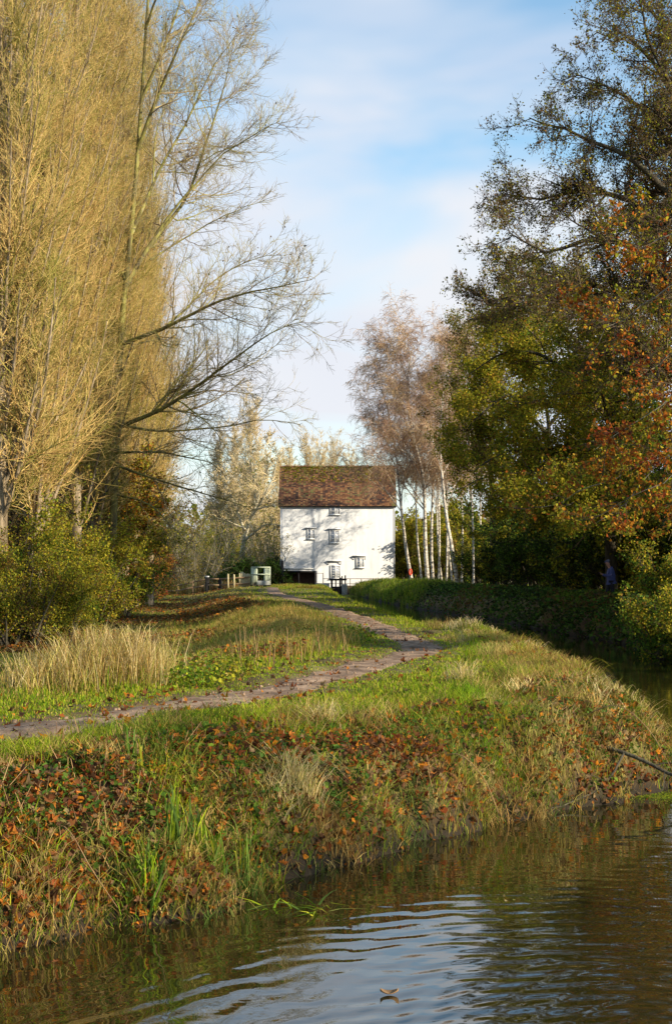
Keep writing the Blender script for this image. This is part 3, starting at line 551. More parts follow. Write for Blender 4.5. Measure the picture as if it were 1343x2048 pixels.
# the big bare tree whose limbs reach over the sky
D_ = 63.0
def ap(px, py, dd=0): return at(px, py, D_+dd)
base = ap(222, 1247); rg = np.random.default_rng(5)
trk = limb([base-(0, 0, .4), ap(228, 1000), ap(240, 700), ap(252, 560), ap(268, 400), ap(283, 200), ap(296, 0), ap(310, -180)], .21, .03, 22)
LM = [([ap(240, 690), ap(330, 655, -1), ap(450, 597, -2), ap(550, 575, -3), ap(625, 560, -4)], .13),
      ([ap(228, 858), ap(330, 815, -1), ap(410, 760, -2), ap(500, 695, -3), ap(560, 655, -3), ap(612, 640, -3)], .14),
      ([ap(235, 850, 0), ap(330, 862, 1), ap(450, 852, 2), ap(520, 840, 2), ap(600, 848, 2)], .085),
      ([ap(228, 905), ap(310, 905, -2), ap(380, 915, -3), ap(430, 930, -3), ap(455, 960, -3)], .09),
      ([ap(232, 930), ap(320, 962, -1), ap(400, 985, -2), ap(470, 1005, -3), ap(510, 1030, -3)], .08),
      ([ap(250, 575), ap(300, 490, 1), ap(370, 400, 2), ap(400, 320, 2), ap(440, 200, 2), ap(470, 80, 2)], .15),
      ([ap(262, 470), ap(320, 340, 2), ap(380, 230, 3), ap(430, 130, 4), ap(480, 60, 4)], .12),
      ([ap(310, 470, 1), ap(380, 380, 1), ap(460, 300, 1), ap(560, 240, 0)], .08),
      ([ap(300, 520, 0), ap(380, 470, 1), ap(450, 430, 1), ap(530, 400, 1)], .06),
      ([ap(275, 300), ap(320, 180, -1), ap(360, 90, -2), ap(400, 0, -2), ap(420, -60, -2)], .12),
      ([ap(283, 200), ap(330, 90, 0), ap(360, 0, 1), ap(380, -90, 1)], .11),
      ([ap(290, 60), ap(330, -40, -1), ap(400, -110, -2)], .08),
      ([ap(330, 655, -1), ap(380, 610, 0), ap(430, 560, 1), ap(500, 520, 1), ap(560, 510, 1)], .07),
      ([ap(235, 780), ap(160, 700, -3), ap(90, 640, -6), ap(20, 600, -8)], .10),
      ([ap(232, 900), ap(150, 830, -3), ap(70, 800, -6), ap(-20, 840, -9)], .10),
      ([ap(250, 560), ap(180, 420, -3), ap(120, 330, -5), ap(60, 230, -6)], .10),
      ([ap(235, 990), ap(300, 1010, -2), ap(370, 1080, -3), ap(400, 1110, -3)], .06)]
lp = [limb(pts, r_*.78, .010, 14, .03, rg) for pts, r_ in LM]; lbs = (np.concatenate([q[0] for q in lp]), np.concatenate([q[1] for q in lp]))
up = (0, 0, .05)
s1 = kids(lbs, 22, 42, 14, (.38, .8), 8, .12, up, (.18, .99), .5, .014, .3, .5, rg)
s2 = kids(s1, 9, 42, 14, (.5, .35), 6, .14, up, (.1, 1), .55, .009, .4, .3, rg)
s3 = kids(s2, 5, 40, 15, (.55, .2), 4, .16, up, (.15, 1), .6, .0065, .5, .2, rg)
cn = on_twigs(s2, 420, .04, rg)
build_tree('bare_spreading_tree', 'big bare tree with long mossy limbs reaching across the sky beside the poplars', 'tree', base, [(trk[0], trk[1], 10), (lbs[0], lbs[1], 7)], [(s1[0], s1[1], 4), (s2[0], s2[1], 3), (s3[0], s3[1], 3)], M['bark_mossy'], M['twig_mossy'], (cn, .10, pick('brown', 420)*.6, False))
# birches
def birch(seed, pts, r0, lean_limbs=14, dens=1.0, dcol='twig_birch', label='', crown=1.0, t0=.3):
    rg = np.random.default_rng(seed); tr = limb(pts, r0*.66, .03, 18, .02, rg)
    b1 = kids(tr, lean_limbs, 33, 9, (.34*crown, 2), 9, .05, (0, 0, .02), (t0, .97), .45, .025, .25, .55, rg)
    b2 = kids(b1, 11*dens, 38, 12, (.40, 1.0), 8, .08, (0, 0, -.03), (.2, 1), .5, .016, .3, .4, rg)
    b3 = kids(b2, 10*dens, 45, 15, (.5, .9), 6, .08, (0, 0, -.26), (.1, 1), .5, .011, .5, .2, rg)
    b4 = kids(b3, 3.2*dens, 40, 15, (.6, .5), 4, .1, (0, 0, -.30), (.1, 1), .6, .0085, .6, .2, rg)
    cn = on_twigs(b4, int(3500*dens), .05, rg)
    return build_tree('birch_tree', label, 'birch tree', pts[0], [(tr[0], tr[1], 8), (b1[0], b1[1], 5)], [(b2[0], b2[1], 3), (b3[0], b3[1], 3), (b4[0], b4[1], 3)], M['bark_birch'], M[dcol], (cn, .09, pick(['brown', 'gold'], len(cn)), False), 'silver birches right of the mill')
BD = 124.0
def bp(px, py, dd=0): return at(px, py, BD+dd)
birch(1, [bp(855, 1168), bp(850, 1090), bp(846, 960), bp(827, 880), bp(817, 820), bp(815, 750), bp(826, 690)], .30, 26, 1.1, 'twig_birch', 'tallest silver birch, purplish domed crown and trunk bending left beside the mill', 1.35)
birch(2, [bp(824, 1168, 0), bp(812, 1100), bp(800, 1000, -1), bp(790, 900), bp(770, 800), bp(752, 760)], .24, 22, 1.0, 'twig_birch', 'leaning silver birch that carries the red lifebuoy, nearest the mill corner', 1.25, .28)
birch(3, [bp(866, 1168, 4), bp(862, 1080, 4), bp(868, 900, 4), bp(876, 750, 4), bp(884, 690, 4)], .22, 18, .9, 'twig_birch', 'slim silver birch with a straight trunk behind the tallest one', .9)
birch(4, [bp(914, 1166, -6), bp(902, 1090, -6), bp(890, 1020, -5), bp(880, 900, -4), bp(886, 780, -4), bp(900, 690, -4)], .27, 18, .9, 'twig_birch', 'birch with a bright white trunk leaning left above its sunlit foot', .9)
bx = [(844, 3, 1.0, 'thin birch trunk close to the left of the tallest birch'), (876, 2, 1.0, 'thin pale birch in the middle of the clump'), (892, -2, 1.02, 'upright birch just left of the bright leaning trunk'), (905, 3, 1.0, 'pale birch behind the bright leaning trunk'), (922, 8, 1.1, 'birch at the dark right side of the clump'), (946, -12, .9, 'lone dappled birch trunk under the olive tree, right of the clump'), (884, 14, 1.0, 'thin birch at the back of the clump'), (934, 18, 1.05, 'birch added far back between the clump and the dark wood to shade the mill'), (958, 16, 1.1, 'birch added behind the lone trunk to shade the mill, mostly hidden by the wood')]  # the last two birches are added to cast shade on the mill front
bproto = birch(9, [(0, 0, -.3), (-.3, 0, 5), (-.1, 0, 12), (-.4, .1, 19), (.1, 0, 22)], .17, 18, .75, 'twig_birch', 'x', .85, .34)
bpo = bproto
for k, (px, dd, s_, lab) in enumerate(bx):
    q = bp(px, 1168, dd); o = bproto if k == 0 else copy_tree(bproto, (0, 0, 0), 0, 1, lab)
    o.location = (q[0], q[1], Hs(q[0], q[1])); o.rotation_euler = (0.02*math.sin(k*3), -.05*math.cos(k*2), k*2.1); o.scale = (s_*.85, s_*.85, s_*.95); o['label'] = lab
copy_tree(bproto, (11.0, 6.6, .9), 1.0, .42, 'smaller unseen birch added on the right bank to dapple the near bank with shade')  # unseen birch, added so that its thin crown dapples the near bank
# ---- trees of the right bank
def canopy_tree(seed, name, label, base, tpts, r0, LM, n=(10, 7, 5, 3), pal=('olive',), nleaf=40000, lsize=.09, bark='bark_dark', twig='twig_dark', trop=(0, 0, .01), rmin=(.02, .01, .007), spread=.08, pscale=1.6, group=None, lratio=(.42, .5, .5), cat='tree', zmin=None):
    rg = np.random.default_rng(seed); tr = limb(tpts, r0, .05, 18, .03, rg)
    lp = [limb(pts, r_, min(.02, r_*.15), 14, .06, rg) for pts, r_ in LM]; lb_ = (np.concatenate([q[0] for q in lp]), np.concatenate([q[1] for q in lp]))
    a = kids(lb_, n[0], 48, 14, (lratio[0], 1.2), 8, .16, trop, (.12, 1), .5, rmin[0], .3, .45, rg)
    b = kids(a, n[1], 48, 15, (lratio[1], .6), 6, .2, trop, (.1, 1), .55, rmin[1], .35, .3, rg)
    c = kids(b, n[2], 45, 18, (lratio[2], .3), 5, .22, trop, (.1, 1), .6, rmin[2], .5, .2, rg)
    if zmin is not None: b, c = [(q[0][q[0][:, :, 2].min(1) > zmin], q[1][q[0][:, :, 2].min(1) > zmin]) for q in (b, c)]
    cn = on_twigs(c, nleaf, spread, rg)
    return build_tree(name, label, cat, base, [(tr[0], tr[1], 10), (lb_[0], lb_[1], 7)], [(a[0], a[1], 4), (b[0], b[1], 3), (c[0], c[1], 3)], M[bark], M[twig], (cn, lsize, patch_pick(cn, pal, pscale, rg, seed), True), group)
# A: the tall dark tree, top right
D_ = 50.0; tb = at(1390, 1205, 50)
canopy_tree(31, 'dark_oak_tree', 'tallest dark tree at the top right, thin brown leaves on crooked black limbs', tb, [tb-(0, 0, .5), ap(1392, 900), ap(1400, 600), ap(1390, 300), ap(1370, 60), ap(1350, -120)], .55,
 [([ap(1395, 640), ap(1300, 520, -2), ap(1200, 480, -3), ap(1090, 500, -3), ap(1015, 465, -3)], .2), ([ap(1400, 560), ap(1300, 430, 1), ap(1180, 380, 2), ap(1080, 400, 2), ap(1010, 385, 2)], .18),
  ([ap(1395, 460), ap(1290, 340, -2), ap(1200, 290, -2), ap(1120, 260, -2), ap(1060, 235, -2)], .17), ([ap(1392, 380), ap(1300, 240, 2), ap(1210, 170, 2), ap(1150, 150, 2)], .15),
  ([ap(1380, 240), ap(1300, 120, -1), ap(1240, 70, -1), ap(1190, 60, -1)], .13), ([ap(1370, 120), ap(1300, 20, 1), ap(1230, -30, 1)], .11), ([ap(1385, 330), ap(1340, 180, -3), ap(1290, 60, -4), ap(1270, -40, -4)], .13),
  ([ap(1398, 700), ap(1300, 620, 1), ap(1180, 570, 2), ap(1080, 560, 2), ap(1010, 540, 2)], .16), ([ap(1398, 760), ap(1290, 700, -3), ap(1190, 620, -4), ap(1060, 590, -4), ap(975, 600, -3)], .16),
  ([ap(1400, 500), ap(1480, 380, 0), ap(1560, 300, 0)], .16), ([ap(1400, 640), ap(1500, 540, 2), ap(1600, 500, 2)], .16), ([ap(1395, 420, 0), ap(1400, 300, 5), ap(1380, 200, 8)], .14), ([ap(1340, -20), ap(1380, -160, 0), ap(1400, -250, 1)], .1)],
 (26, 13, 7), ('brown', 'olive', 'brown', 'olive', 'brown'), 70000, .075, trop=(0, 0, .015), spread=.07, group=None, lratio=(.27, .5, .5))
# B and C: broad olive trees lower down, over the far bank
D_ = 62.0; tb = at(1222, 1200, 64)
canopy_tree(32, 'olive_maple_tree', 'broad olive-leaved tree hanging low over the canal, its trunk behind the person', tb, [tb-(0, 0, .5), at(1220, 1080, 64), ap(1215, 950), ap(1225, 800), ap(1215, 680), ap(1200, 590)], .30,
 [([ap(1218, 960), ap(1120, 900, -2), ap(1010, 905, -3), ap(950, 940, -4)], .14), ([ap(1220, 900), ap(1120, 820, 1), ap(1020, 790, 1), ap(960, 830, 1), ap(925, 870, 1)], .15), ([ap(1222, 850), ap(1130, 740, -2), ap(1040, 700, -3), ap(980, 720, -3), ap(940, 750, -3)], .15),
  ([ap(1222, 780), ap(1130, 660, 2), ap(1040, 620, 2), ap(970, 650, 2)], .13), ([ap(1215, 700), ap(1140, 600, -1), ap(1060, 570, -1), ap(1000, 590, 0)], .11), ([ap(1222, 800), ap(1300, 700, -2), ap(1370, 640, -2)], .13), ([ap(1225, 880), ap(1310, 800, -2), ap(1390, 780, -3)], .13),
  ([ap(1218, 990), ap(1130, 980, -4), ap(1050, 985, -5), ap(980, 990, -6)], .11), ([ap(1218, 980), ap(1160, 1000, -6), ap(1110, 1020, -9)], .10), ([ap(1218, 960), ap(1280, 930, -5), ap(1340, 950, -8)], .11), ([ap(1220, 860), ap(1200, 780, -6), ap(1170, 740, -9)], .12), ([ap(1220, 760, 0), ap(1210, 660, -5), ap(1180, 620, -7)], .11)],
 (12, 7, 4.5), ('green', 'olive', 'yellow', 'olive', 'yellow', 'olive'), 85000, .10, spread=.16, pscale=1.3, rmin=(.018, .009, .006), lratio=(.36, .5, .5), zmin=4.0)
D_ = 82.0; tb = at(1108, 1187, 82)
canopy_tree(33, 'yellow_maple_tree', 'yellow-leaved tree with a thin trunk rising from the dark hedge left of the person', tb, [tb-(0, 0, .5), ap(1108, 1060), ap(1100, 930), ap(1090, 800), ap(1070, 700)], .25,
 [([ap(1105, 1000), ap(1030, 950, -2), ap(960, 960, -2), ap(915, 980, -3)], .12), ([ap(1102, 950), ap(1020, 880, 2), ap(965, 880, 2), ap(925, 930, 1)], .13), ([ap(1095, 870), ap(1010, 780, -1), ap(970, 760, -1), ap(935, 790, -1)], .12), ([ap(1085, 780), ap(1020, 680, 1), ap(970, 660, 1)], .10), ([ap(1105, 980), ap(1180, 900, -2), ap(1260, 900, -2)], .12), ([ap(1098, 850), ap(1170, 760, 0), ap(1240, 720, 0)], .11), ([ap(1104, 1030), ap(1160, 1020, -5), ap(1220, 1040, -7)], .1)],
 (13, 7, 5), ('olive', 'yellow', 'olive', 'olive', 'brown'), 70000, .125, spread=.22, pscale=1.5, rmin=(.018, .010, .008), lratio=(.36, .5, .5), zmin=4.5)
D_ = 100.0; tb = at(985, 1180, 100)
canopy_tree(34, 'tawny_ash_tree', 'tawny half bare tree between the birches and the dark tall tree', tb, [tb-(0, 0, .5), ap(985, 1050), ap(980, 900), ap(985, 760), ap(1000, 620)], .26,
 [([ap(982, 950), ap(930, 860), ap(900, 780), ap(910, 700, 0)], .12), ([ap(982, 880), ap(940, 760, 2), ap(930, 680, 2), ap(950, 640, 2)], .12), ([ap(984, 820), ap(1010, 700, -2), ap(1000, 600, -2), ap(1010, 530, -2)], .12), ([ap(984, 900), ap(1050, 790, 1), ap(1080, 680, 1), ap(1060, 570, 1)], .12), ([ap(984, 780, 0), ap(970, 690, -2), ap(960, 640, -2)], .10), ([ap(982, 1000), ap(940, 940, -3), ap(910, 940, -4)], .10), ([ap(985, 980), ap(1040, 930, -3), ap(1100, 900, -4)], .1)],
 (12, 7, 5), ('brown', 'gold', 'olive', 'gold', 'olive'), 45000, .11, twig='twig_birch', spread=.15, rmin=(.02, .012, .009))
# D: copper beech sprays reaching in from the right edge
D_ = 33.0; tb = at(1600, 1225, 35)
canopy_tree(35, 'copper_beech_tree', 'beech at the right edge with pale branches and bright orange and red leaves', tb, [tb-(0, 0, .5), ap(1600, 900), ap(1590, 500), ap(1600, 100), ap(1600, -300)], .4,
 [([ap(1590, 700), ap(1450, 820), ap(1340, 900), ap(1270, 980), ap(1215, 1020), ap(1180, 1045)], .032), ([ap(1590, 760), ap(1430, 850, 1), ap(1330, 905, 1), ap(1220, 960, 1), ap(1130, 1000, 2), ap(1075, 1010, 2)], .03), ([ap(1590, 640), ap(1440, 720, -1), ap(1330, 800, -1), ap(1260, 850, -1), ap(1190, 905, -1)], .03),
  ([ap(1595, 480), ap(1440, 520, 1), ap(1330, 580, 1), ap(1240, 640, 1), ap(1170, 720, 1)], .032), ([ap(1595, 400), ap(1440, 430, -1), ap(1330, 470, -1), ap(1250, 520, -1), ap(1170, 560, -1)], .03), ([ap(1595, 560), ap(1450, 620, 2), ap(1350, 700, 2), ap(1290, 760, 2)], .03), ([ap(1600, 900, 0), ap(1460, 950, 0), ap(1390, 990, 0), ap(1340, 1030, 0)], .03), ([ap(1598, 800, 0), ap(1440, 880, -2), ap(1340, 950, -2), ap(1250, 1000, -2)], .028)],
 (12, 6, 3.5), ('red', 'orange', 'orange', 'olive', 'orange', 'olive'), 13000, .09, bark='bark_grey', twig='twig_dark', trop=(0, 0, -.015), spread=.05, pscale=1.1, rmin=(.012, .007, .005), lratio=(.17, .45, .5), zmin=3.35)
# unseen neighbours off the right edge, whose shade falls on the bank and the water
for k, (X_, Y_, s_, lab) in enumerate(((19, 22, 1.0, 'olive tree standing out of frame on the right bank'), (17, 52, 1.0, 'olive tree behind the tall dark tree'), (22, 70, 1.2, 'olive tree in the dark wood behind the person'), (19, 92, 1.15, 'olive tree at the far end of the dark wood'), (27, 52, 1.2, 'olive tree deep in the wood at the right'), (26, 96, 1.4, 'large olive tree behind the golden bushes out of frame'))):
    if k == 0:
        cp = canopy_tree(40, 'olive_tree', lab, np.array((0., 0, 0)), [(0, 0, -.4), (.1, 0, 4), (0, .2, 8), (.2, 0, 13)], .3,
          [([(0, 0, 2.2+i*1.1), (1.6*math.cos(i*2.4), 1.6*math.sin(i*2.4), 3.2+i*1.15), (3.6*math.cos(i*2.4+.2)*(1-i*.045), 3.6*math.sin(i*2.4+.2)*(1-i*.045), 4.2+i*1.2)], .11) for i in range(10)], (8, 6, 4), ('green', 'olive', 'brown', 'dark'), 30000, .16, spread=.2, rmin=(.02, .012, .009), group='olive trees of the right-hand wood')
        cp.location = (X_, Y_, 1.2); cp.scale = (s_,)*3; o = cp
    else: o = copy_tree(cp, (X_, Y_, 1.2), k*1.7, s_, lab)
# ---- shrubs
def shrub_proto(seed, name, Hh, W_, pal, nleaf, lsize, twig='twig_dark', nst=16, six=False, group=None, cat='shrub', lean=.02, dn=1.0):
    rg = np.random.default_rng(seed); an = rg.uniform(0, 6.28, nst); rr = rg.uniform(0, .35, nst)*W_; b0 = np.stack((rr*np.cos(an), rr*np.sin(an), np.full(nst, -.15)), 1)
    dirs = np.stack((np.cos(an), np.sin(an), 0*an), 1)*rg.uniform(.1, .75, (nst, 1)); dirs[:, 2] = 1; dirs /= np.linalg.norm(dirs, axis=1, keepdims=True)
    ln = Hh*rg.uniform(.65, 1.05, nst); K_ = 9; Pp = b0[:, None]+dirs[:, None]*(np.linspace(0, 1, K_)[None, :, None]*ln[:, None, None]); Pp[:, :, :2] *= 1; Pp += np.cumsum(rg.normal(size=Pp.shape)*.03*Hh/5, 1)
    Rr = np.full((nst, 1), .012*Hh)*np.linspace(1, .2, K_)[None]
    a = kids((Pp, Rr), 9*dn, 40, 14, (.4, .5), 6, .13, (0, 0, .02), (.12, 1), .5, .010, .3, .4, rg); b = kids(a, 6*dn, 42, 15, (.5, .3), 5, .16, (0, 0, lean), (.1, 1), .6, .007, .5, .3, rg)
    ls = None
    if nleaf: cn = on_twigs(b, nleaf, .12, rg); ls = (cn, lsize, patch_pick(cn, pal, Hh*.22, rg, seed), six)
    return build_tree(name, 'x', cat, (0, 0, 0), [(Pp, Rr, 5)], [(a[0], a[1], 3), (b[0], b[1], 3)], M['bark_dark'] if twig != 'twig_grey' else M['twig_grey'], M[twig], ls, group)
def place(proto, spots):
    for k, (X_, Y_, s_, rz, lab) in enumerate(spots):
        z_ = Hs(X_, Y_)
        o = proto if k == 0 else copy_tree(proto, (0, 0, 0), 0, 1)
        o.location = (X_, Y_, z_); o.rotation_euler = (0, 0, rz); o.scale = (s_,)*3 if not hasattr(s_, '__len__') else s_; o['label'] = lab
def sp(px, d_): return (at(px, 0, d_)[0], d_)
LG = 'shrubs along the foot of the poplars'
place(shrub_proto(61, 'yellow_green_shrub', 4.2, 3, ('green', 'olive', 'olive', 'yellow', 'brown'), 24000, .08, six=True, group=LG), [
 (*sp(20, 41), .72, 0, 'yellow-green shrub at the left edge, nearest the tall dry grass'), (*sp(105, 44), .68, 1.1, 'yellow-green bush behind the tall dry grass tuft'), (*sp(150, 52), .85, 2.3, 'yellow-green shrub below the pale poplar trunks'), (*sp(60, 50), 1.0, 3, 'taller green shrub between the left edge and the poplar trunks'),
 (*sp(205, 66), 1.15, 4, 'yellow-flecked shrub beside the foot of the big bare tree'), (*sp(262, 92), 1.0, 5, 'yellow-green bush at the meadow edge near the fence'), (*sp(-40, 44), .95, 2, 'green shrub cut by the left edge of the photo')])
place(shrub_proto(62, 'rust_red_shrub', 3.2, 2.5, ('red', 'brown', 'orange', 'brown'), 15000, .09, six=True, group=LG), [
 (*sp(232, 78), 1.0, 0, 'rust-red shrub right of the big bare tree at the meadow edge'), (*sp(175, 58), .7, 1, 'low rust-brown shrub in the shade under the poplars'), (*sp(272, 104), 1.15, 2, 'reddish shrub at the near end of the fence'), (*sp(300, 140), 1.1, 4, 'dark red bush behind the low end of the fence'), (*sp(338, 150), .8, 4, 'red bush behind the second fence post')])
# orange small tree
D_ = 72.0; tb = at(215, 1225, 72)
canopy_tree(64, 'orange_hawthorn_tree', 'small tree with flat sprays of orange leaves below the big bare tree', tb, [tb-(0, 0, .4), ap(215, 1140), ap(225, 1040), ap(240, 960)], .14,
 [([ap(220, 1080), ap(265, 1020, -1), ap(320, 1000, -1)], .06), ([ap(222, 1050), ap(270, 980, 1), ap(325, 985, 1)], .06), ([ap(220, 1060), ap(180, 1000), ap(150, 980)], .06), ([ap(228, 1010), ap(250, 950, -1), ap(300, 945, -1)], .06), ([ap(232, 1000), ap(210, 940, 1), ap(180, 930)], .06), ([ap(222, 1100), ap(270, 1080, -1), ap(310, 1075, -1)], .06)],
 (9, 6, 4), ('orange', 'brown', 'yellow', 'orange', 'olive'), 21000, .12, spread=.14, pscale=1.2, trop=(0, 0, 0))
# pale bare willow-like tree left of the mill
D_ = 162.0; tb = at(482, 1160, 162)
canopy_tree(65, 'pale_willow_tree', 'pale leaning bare tree with creamy branches close to the left of the mill', tb, [tb-(0, 0, .5), ap(486, 1095), ap(500, 1040), ap(515, 1000), ap(520, 950)], .40,
 [([ap(492, 1070), ap(470, 1010), ap(450, 960), ap(440, 920)], .2), ([ap(500, 1040), ap(530, 990, -2), ap(548, 950, -2), ap(555, 910, -2)], .2), ([ap(510, 1010), ap(505, 950, 1), ap(490, 900, 1)], .18), ([ap(490, 1080), ap(530, 1050, -3), ap(560, 1050, -3)], .16), ([ap(515, 990), ap(535, 930), ap(530, 880)], .16), ([ap(495, 1060), ap(450, 1040, -2), ap(420, 1030, -2)], .15), ([ap(505, 1020), ap(545, 1010, -3), ap(565, 1000, -3)], .14)],
 (12, 8, 5), ('gold', 'olive'), 2500, .16, bark='bark_pale', twig='twig_pale', spread=.1, rmin=(.05, .03, .02), trop=(0, 0, .02))
place(shrub_proto(66, 'grey_bare_shrub', 6.5, 4, ('olive', 'gold'), 3500, .14, twig='twig_grey', nst=22, group='bare grey shrubs beyond the fence'), [
 (*sp(352, 150), 1.0, 0, 'grey bare shrub behind the third fence post'), (*sp(385, 146), .9, 1, 'grey bare shrub behind the top of the sloping fence'), (*sp(420, 155), 1.1, 2, 'grey thicket above the pale-topped gate post'), (*sp(455, 160), 1.0, 3, 'grey thicket behind the dark field gate'), (*sp(530, 152), .9, 4, 'grey shrub over the pale green gate'), (*sp(552, 158), 1.0, 5.2, 'grey shrub against the left edge of the mill'),
 (*sp(395, 185), 1.6, 1, 'tall grey thicket at the back left of the meadow'), (*sp(340, 190), 1.5, 2.2, 'grey thicket farthest left under the sky gap'), (*sp(500, 190), 1.5, 3.9, 'grey thicket behind the pale leaning tree')])
place(shrub_proto(67, 'dark_holly_bush', 3.4, 2.6, ('dark', 'ivy', 'dark'), 12000, .16, group='dark evergreen bushes beyond the fence'), [
 (*sp(476, 148), 1.0, 0, 'dark evergreen bush behind the pale pickets'), (*sp(432, 138), .6, 1, 'small dark bush between the two black posts'), (*sp(322, 150), 1.0, 2, 'dark green bush behind the low fence posts'), (*sp(550, 150), .9, 2, 'dark green bush below the grey shrub at the mill corner')])
place(shrub_proto(68, 'golden_hazel_bush', 6.0, 4, ('gold', 'olive', 'yellow', 'olive'), 22000, .16, group='golden bushes behind the birches and the fence'), [
 (*sp(446, 175), 1.0, 0, 'golden bush in the thicket beyond the fence'), (*sp(806, 158), 1.2, 1, 'golden-green bush filling the gap right of the mill wall'), (*sp(840, 165), 1.4, 2, 'golden bush behind the tallest birch trunk'), (*sp(880, 160), 1.3, 3, 'golden-green bush behind the middle birches'), (*sp(925, 150), 1.3, 4, 'golden-green bush at the right end of the birches'), (*sp(960, 140), 1.2, 5, 'golden-green bush beside the dark hedge')])
HG = 'dark shrubs of the right-hand wood'
place(shrub_proto(69, 'dark_laurel_shrub', 4.6, 3.4, ('dark', 'green', 'dark', 'olive'), 22000, .14, group=HG), [
 (*sp(975, 118), .9, 0, 'dark shrub at the left end of the shaded hedge'), (*sp(1000, 100), 1.0, 1, 'dark shrub behind the ivy bank, right of the lone birch'), (*sp(1050, 92), 1.05, 2, 'dark shrub in the hedge left of the thin yellow tree'), (*sp(1105, 86), 1.05, 3, 'dark shrub around the thin yellow tree trunk'), (*sp(1160, 76), 1.0, 4, 'dark shrub in the hedge left of the person'),
 (*sp(1210, 70), 1.0, 5, 'dark shrub straight behind the person'), (*sp(1268, 66), 1.0, 6, 'dark shrub right of the person'), (*sp(1320, 60), 1.1, 1.4, 'dark shrub at the right edge behind the leafy bush'), (*sp(1030, 125), 1.7, 2.4, 'tall dark shrub at the back of the wood'), (*sp(1130, 104), 1.7, 3.4, 'tall dark shrub deep behind the hedge'), (*sp(1235, 92), 1.7, 4.4, 'tall dark shrub behind the person and the hedge'), (*sp(1340, 80), 1.7, 5.4, 'tall dark shrub deep at the right edge')])
place(shrub_proto(70, 'leafy_maple_bush', 3.0, 2.4, ('green', 'yellow', 'olive', 'green'), 12000, .10, six=True, group='light green bushes on the near right bank'), [
 (at(1318, 0, 46)[0]+.5, 46, .8, 0, 'light green bush on the right bank in front of the dark shrub'), (at(1335, 0, 41)[0]+.5, 41.5, .8, 2, 'light green bush at the right edge hanging over the water'), (at(1300, 0, 57)[0], 57, .42, 4, 'small orange-green bush beside the person')])
place(shrub_proto(71, 'brown_thicket', 8.0, 5, ('brown', 'gold', 'olive', 'brown'), 9000, .12, twig='twig_dark', nst=26, group='brown thicket behind the poplar row'), [
 (*sp(-30, 58), 1.0, 0, 'brown thicket behind the first poplars at the left edge'), (*sp(35, 66), 1.0, 1, 'brown thicket between the first and second pale poplar trunks'), (*sp(85, 74), 1.0, 2, 'brown thicket between the middle poplar trunks'), (*sp(140, 80), 1.05, 3, 'brown thicket behind the shrubs below the poplars'), (*sp(190, 90), 1.1, 4, 'brown thicket left of the big bare tree'), (*sp(235, 108), 1.2, 5, 'brown thicket behind the orange small tree'), (*sp(275, 122), 1.1, 6, 'brown thicket at the left end of the fence')])
# distant woodland
def woods():
    rg = np.random.default_rng(90); n = 46000; an = rg.uniform(-.62, .62, n); d = rg.uniform(240, 330, n); x = d*np.tan(an)
    top = 7+6*(vnoise(x, x*0, 16)+.5)+5*(vnoise(x+99, x*0, 5)+.5); z = rg.random(n)**.8*top
    Cn = np.stack((x, d, z+.4), 1); V_, Q, c = leaves4(Cn, 1.1, patch_pick(Cn, ('gold', 'olive', 'brown', 'olive', 'gold'), 14, rg)); tag(mesh_obj('distant_woodland', V_, Q, M['leaf'], None, c), 'far belt of tawny woodland along the horizon behind the mill and meadow', 'woodland', kind='stuff')
woods()

# ------------------------------------------------------------------ ground cover
def scatter(n, d0, d1, u0=-.30, u1=.30, rng=R):
    """points on land, thinning out with distance"""
    d = d0*(d1/d0)**rng.random(n); x = rng.uniform(u0, u1, n)*d+rng.uniform(-1.5, 1.5, n)*(d < 30); return x, d
def field(x, y):
    s = shore(x, y); pd = seg_dist(x, y, PC, signed=True); z = H(x, y); right = x > np.interp(y, [0, 20, 40, 60, 83, 101, 127, 148], [7.5, 8, 7.5, 6.4, 4.7, 3.3, 2, .6])
    return s, pd, z, right
scar = np.zeros(0)
def in_scar(x, y): return (np.hypot((x+1.62)/.36, (y-11.05)/.30) < 1) | (np.hypot((x+1.0)/.2, (y-11.5)/.2) < 1)
def colmix(n, groups, wts, rng=R):
    """per-point weighted choice between palettes; wts (n,k)"""
    cw = np.cumsum(wts, 1); cw /= cw[:, -1:]; k = (rng.random((n, 1)) > cw).sum(1); o = np.zeros((n, 3))
    for j, g_ in enumerate(groups): mm = k == j; o[mm] = pick(g_, mm.sum(), rng=rng)
    return o
# near: bank and plateau
x, y = scatter(300000, 8.8, 34, -.34, .34); s, pd, z, right = field(x, y)
ph = path_half(y, x)
edge = ph+.14*R.normal(size=len(x))-.02
keep = (s > .0) & (~right) & (np.abs(pd) > edge) & (~in_scar(x, y)) & (R.random(len(x)) < np.where(s < 1.4, .34+.8*vnoise(x, y, .6), .95))
x, y, z, s, pd = (q[keep] for q in (x, y, z, s, pd)); n = len(x)
v1 = vnoise(x, y, 1.1)+.5; v2 = vnoise(x+31, y, .45)+.5
slope = sm((1.95-s)/.8); crest = np.exp(-((s-1.75)/.45)**2); leftdrop = sm((pd-1.6)/1.2)*(y > 15); near_path = sm((1.5-np.abs(pd))/.8)
wts = np.stack((1.1*(1-slope)*(1-leftdrop)+.40*slope*v2*(v1 < .6)+.08+1.0*crest*v1, .5*(1-slope)*(1-leftdrop)+.30*slope, .16*(1-slope)*(1-leftdrop)+1.0*slope*v1+.2*crest*v2+.9*leftdrop, .28*slope*(1-v2)+.25*leftdrop), 1)
cols = colmix(n, ['fresh', 'mid', 'dry', 'rush'], wts)
h = (.075+.05*v2+.07*slope*v1+.07*crest*v2+.20*leftdrop*v1)*(1-.6*near_path)*R.uniform(.55, 1.35, n)
h = np.where(s < .35, h*1.1, h)
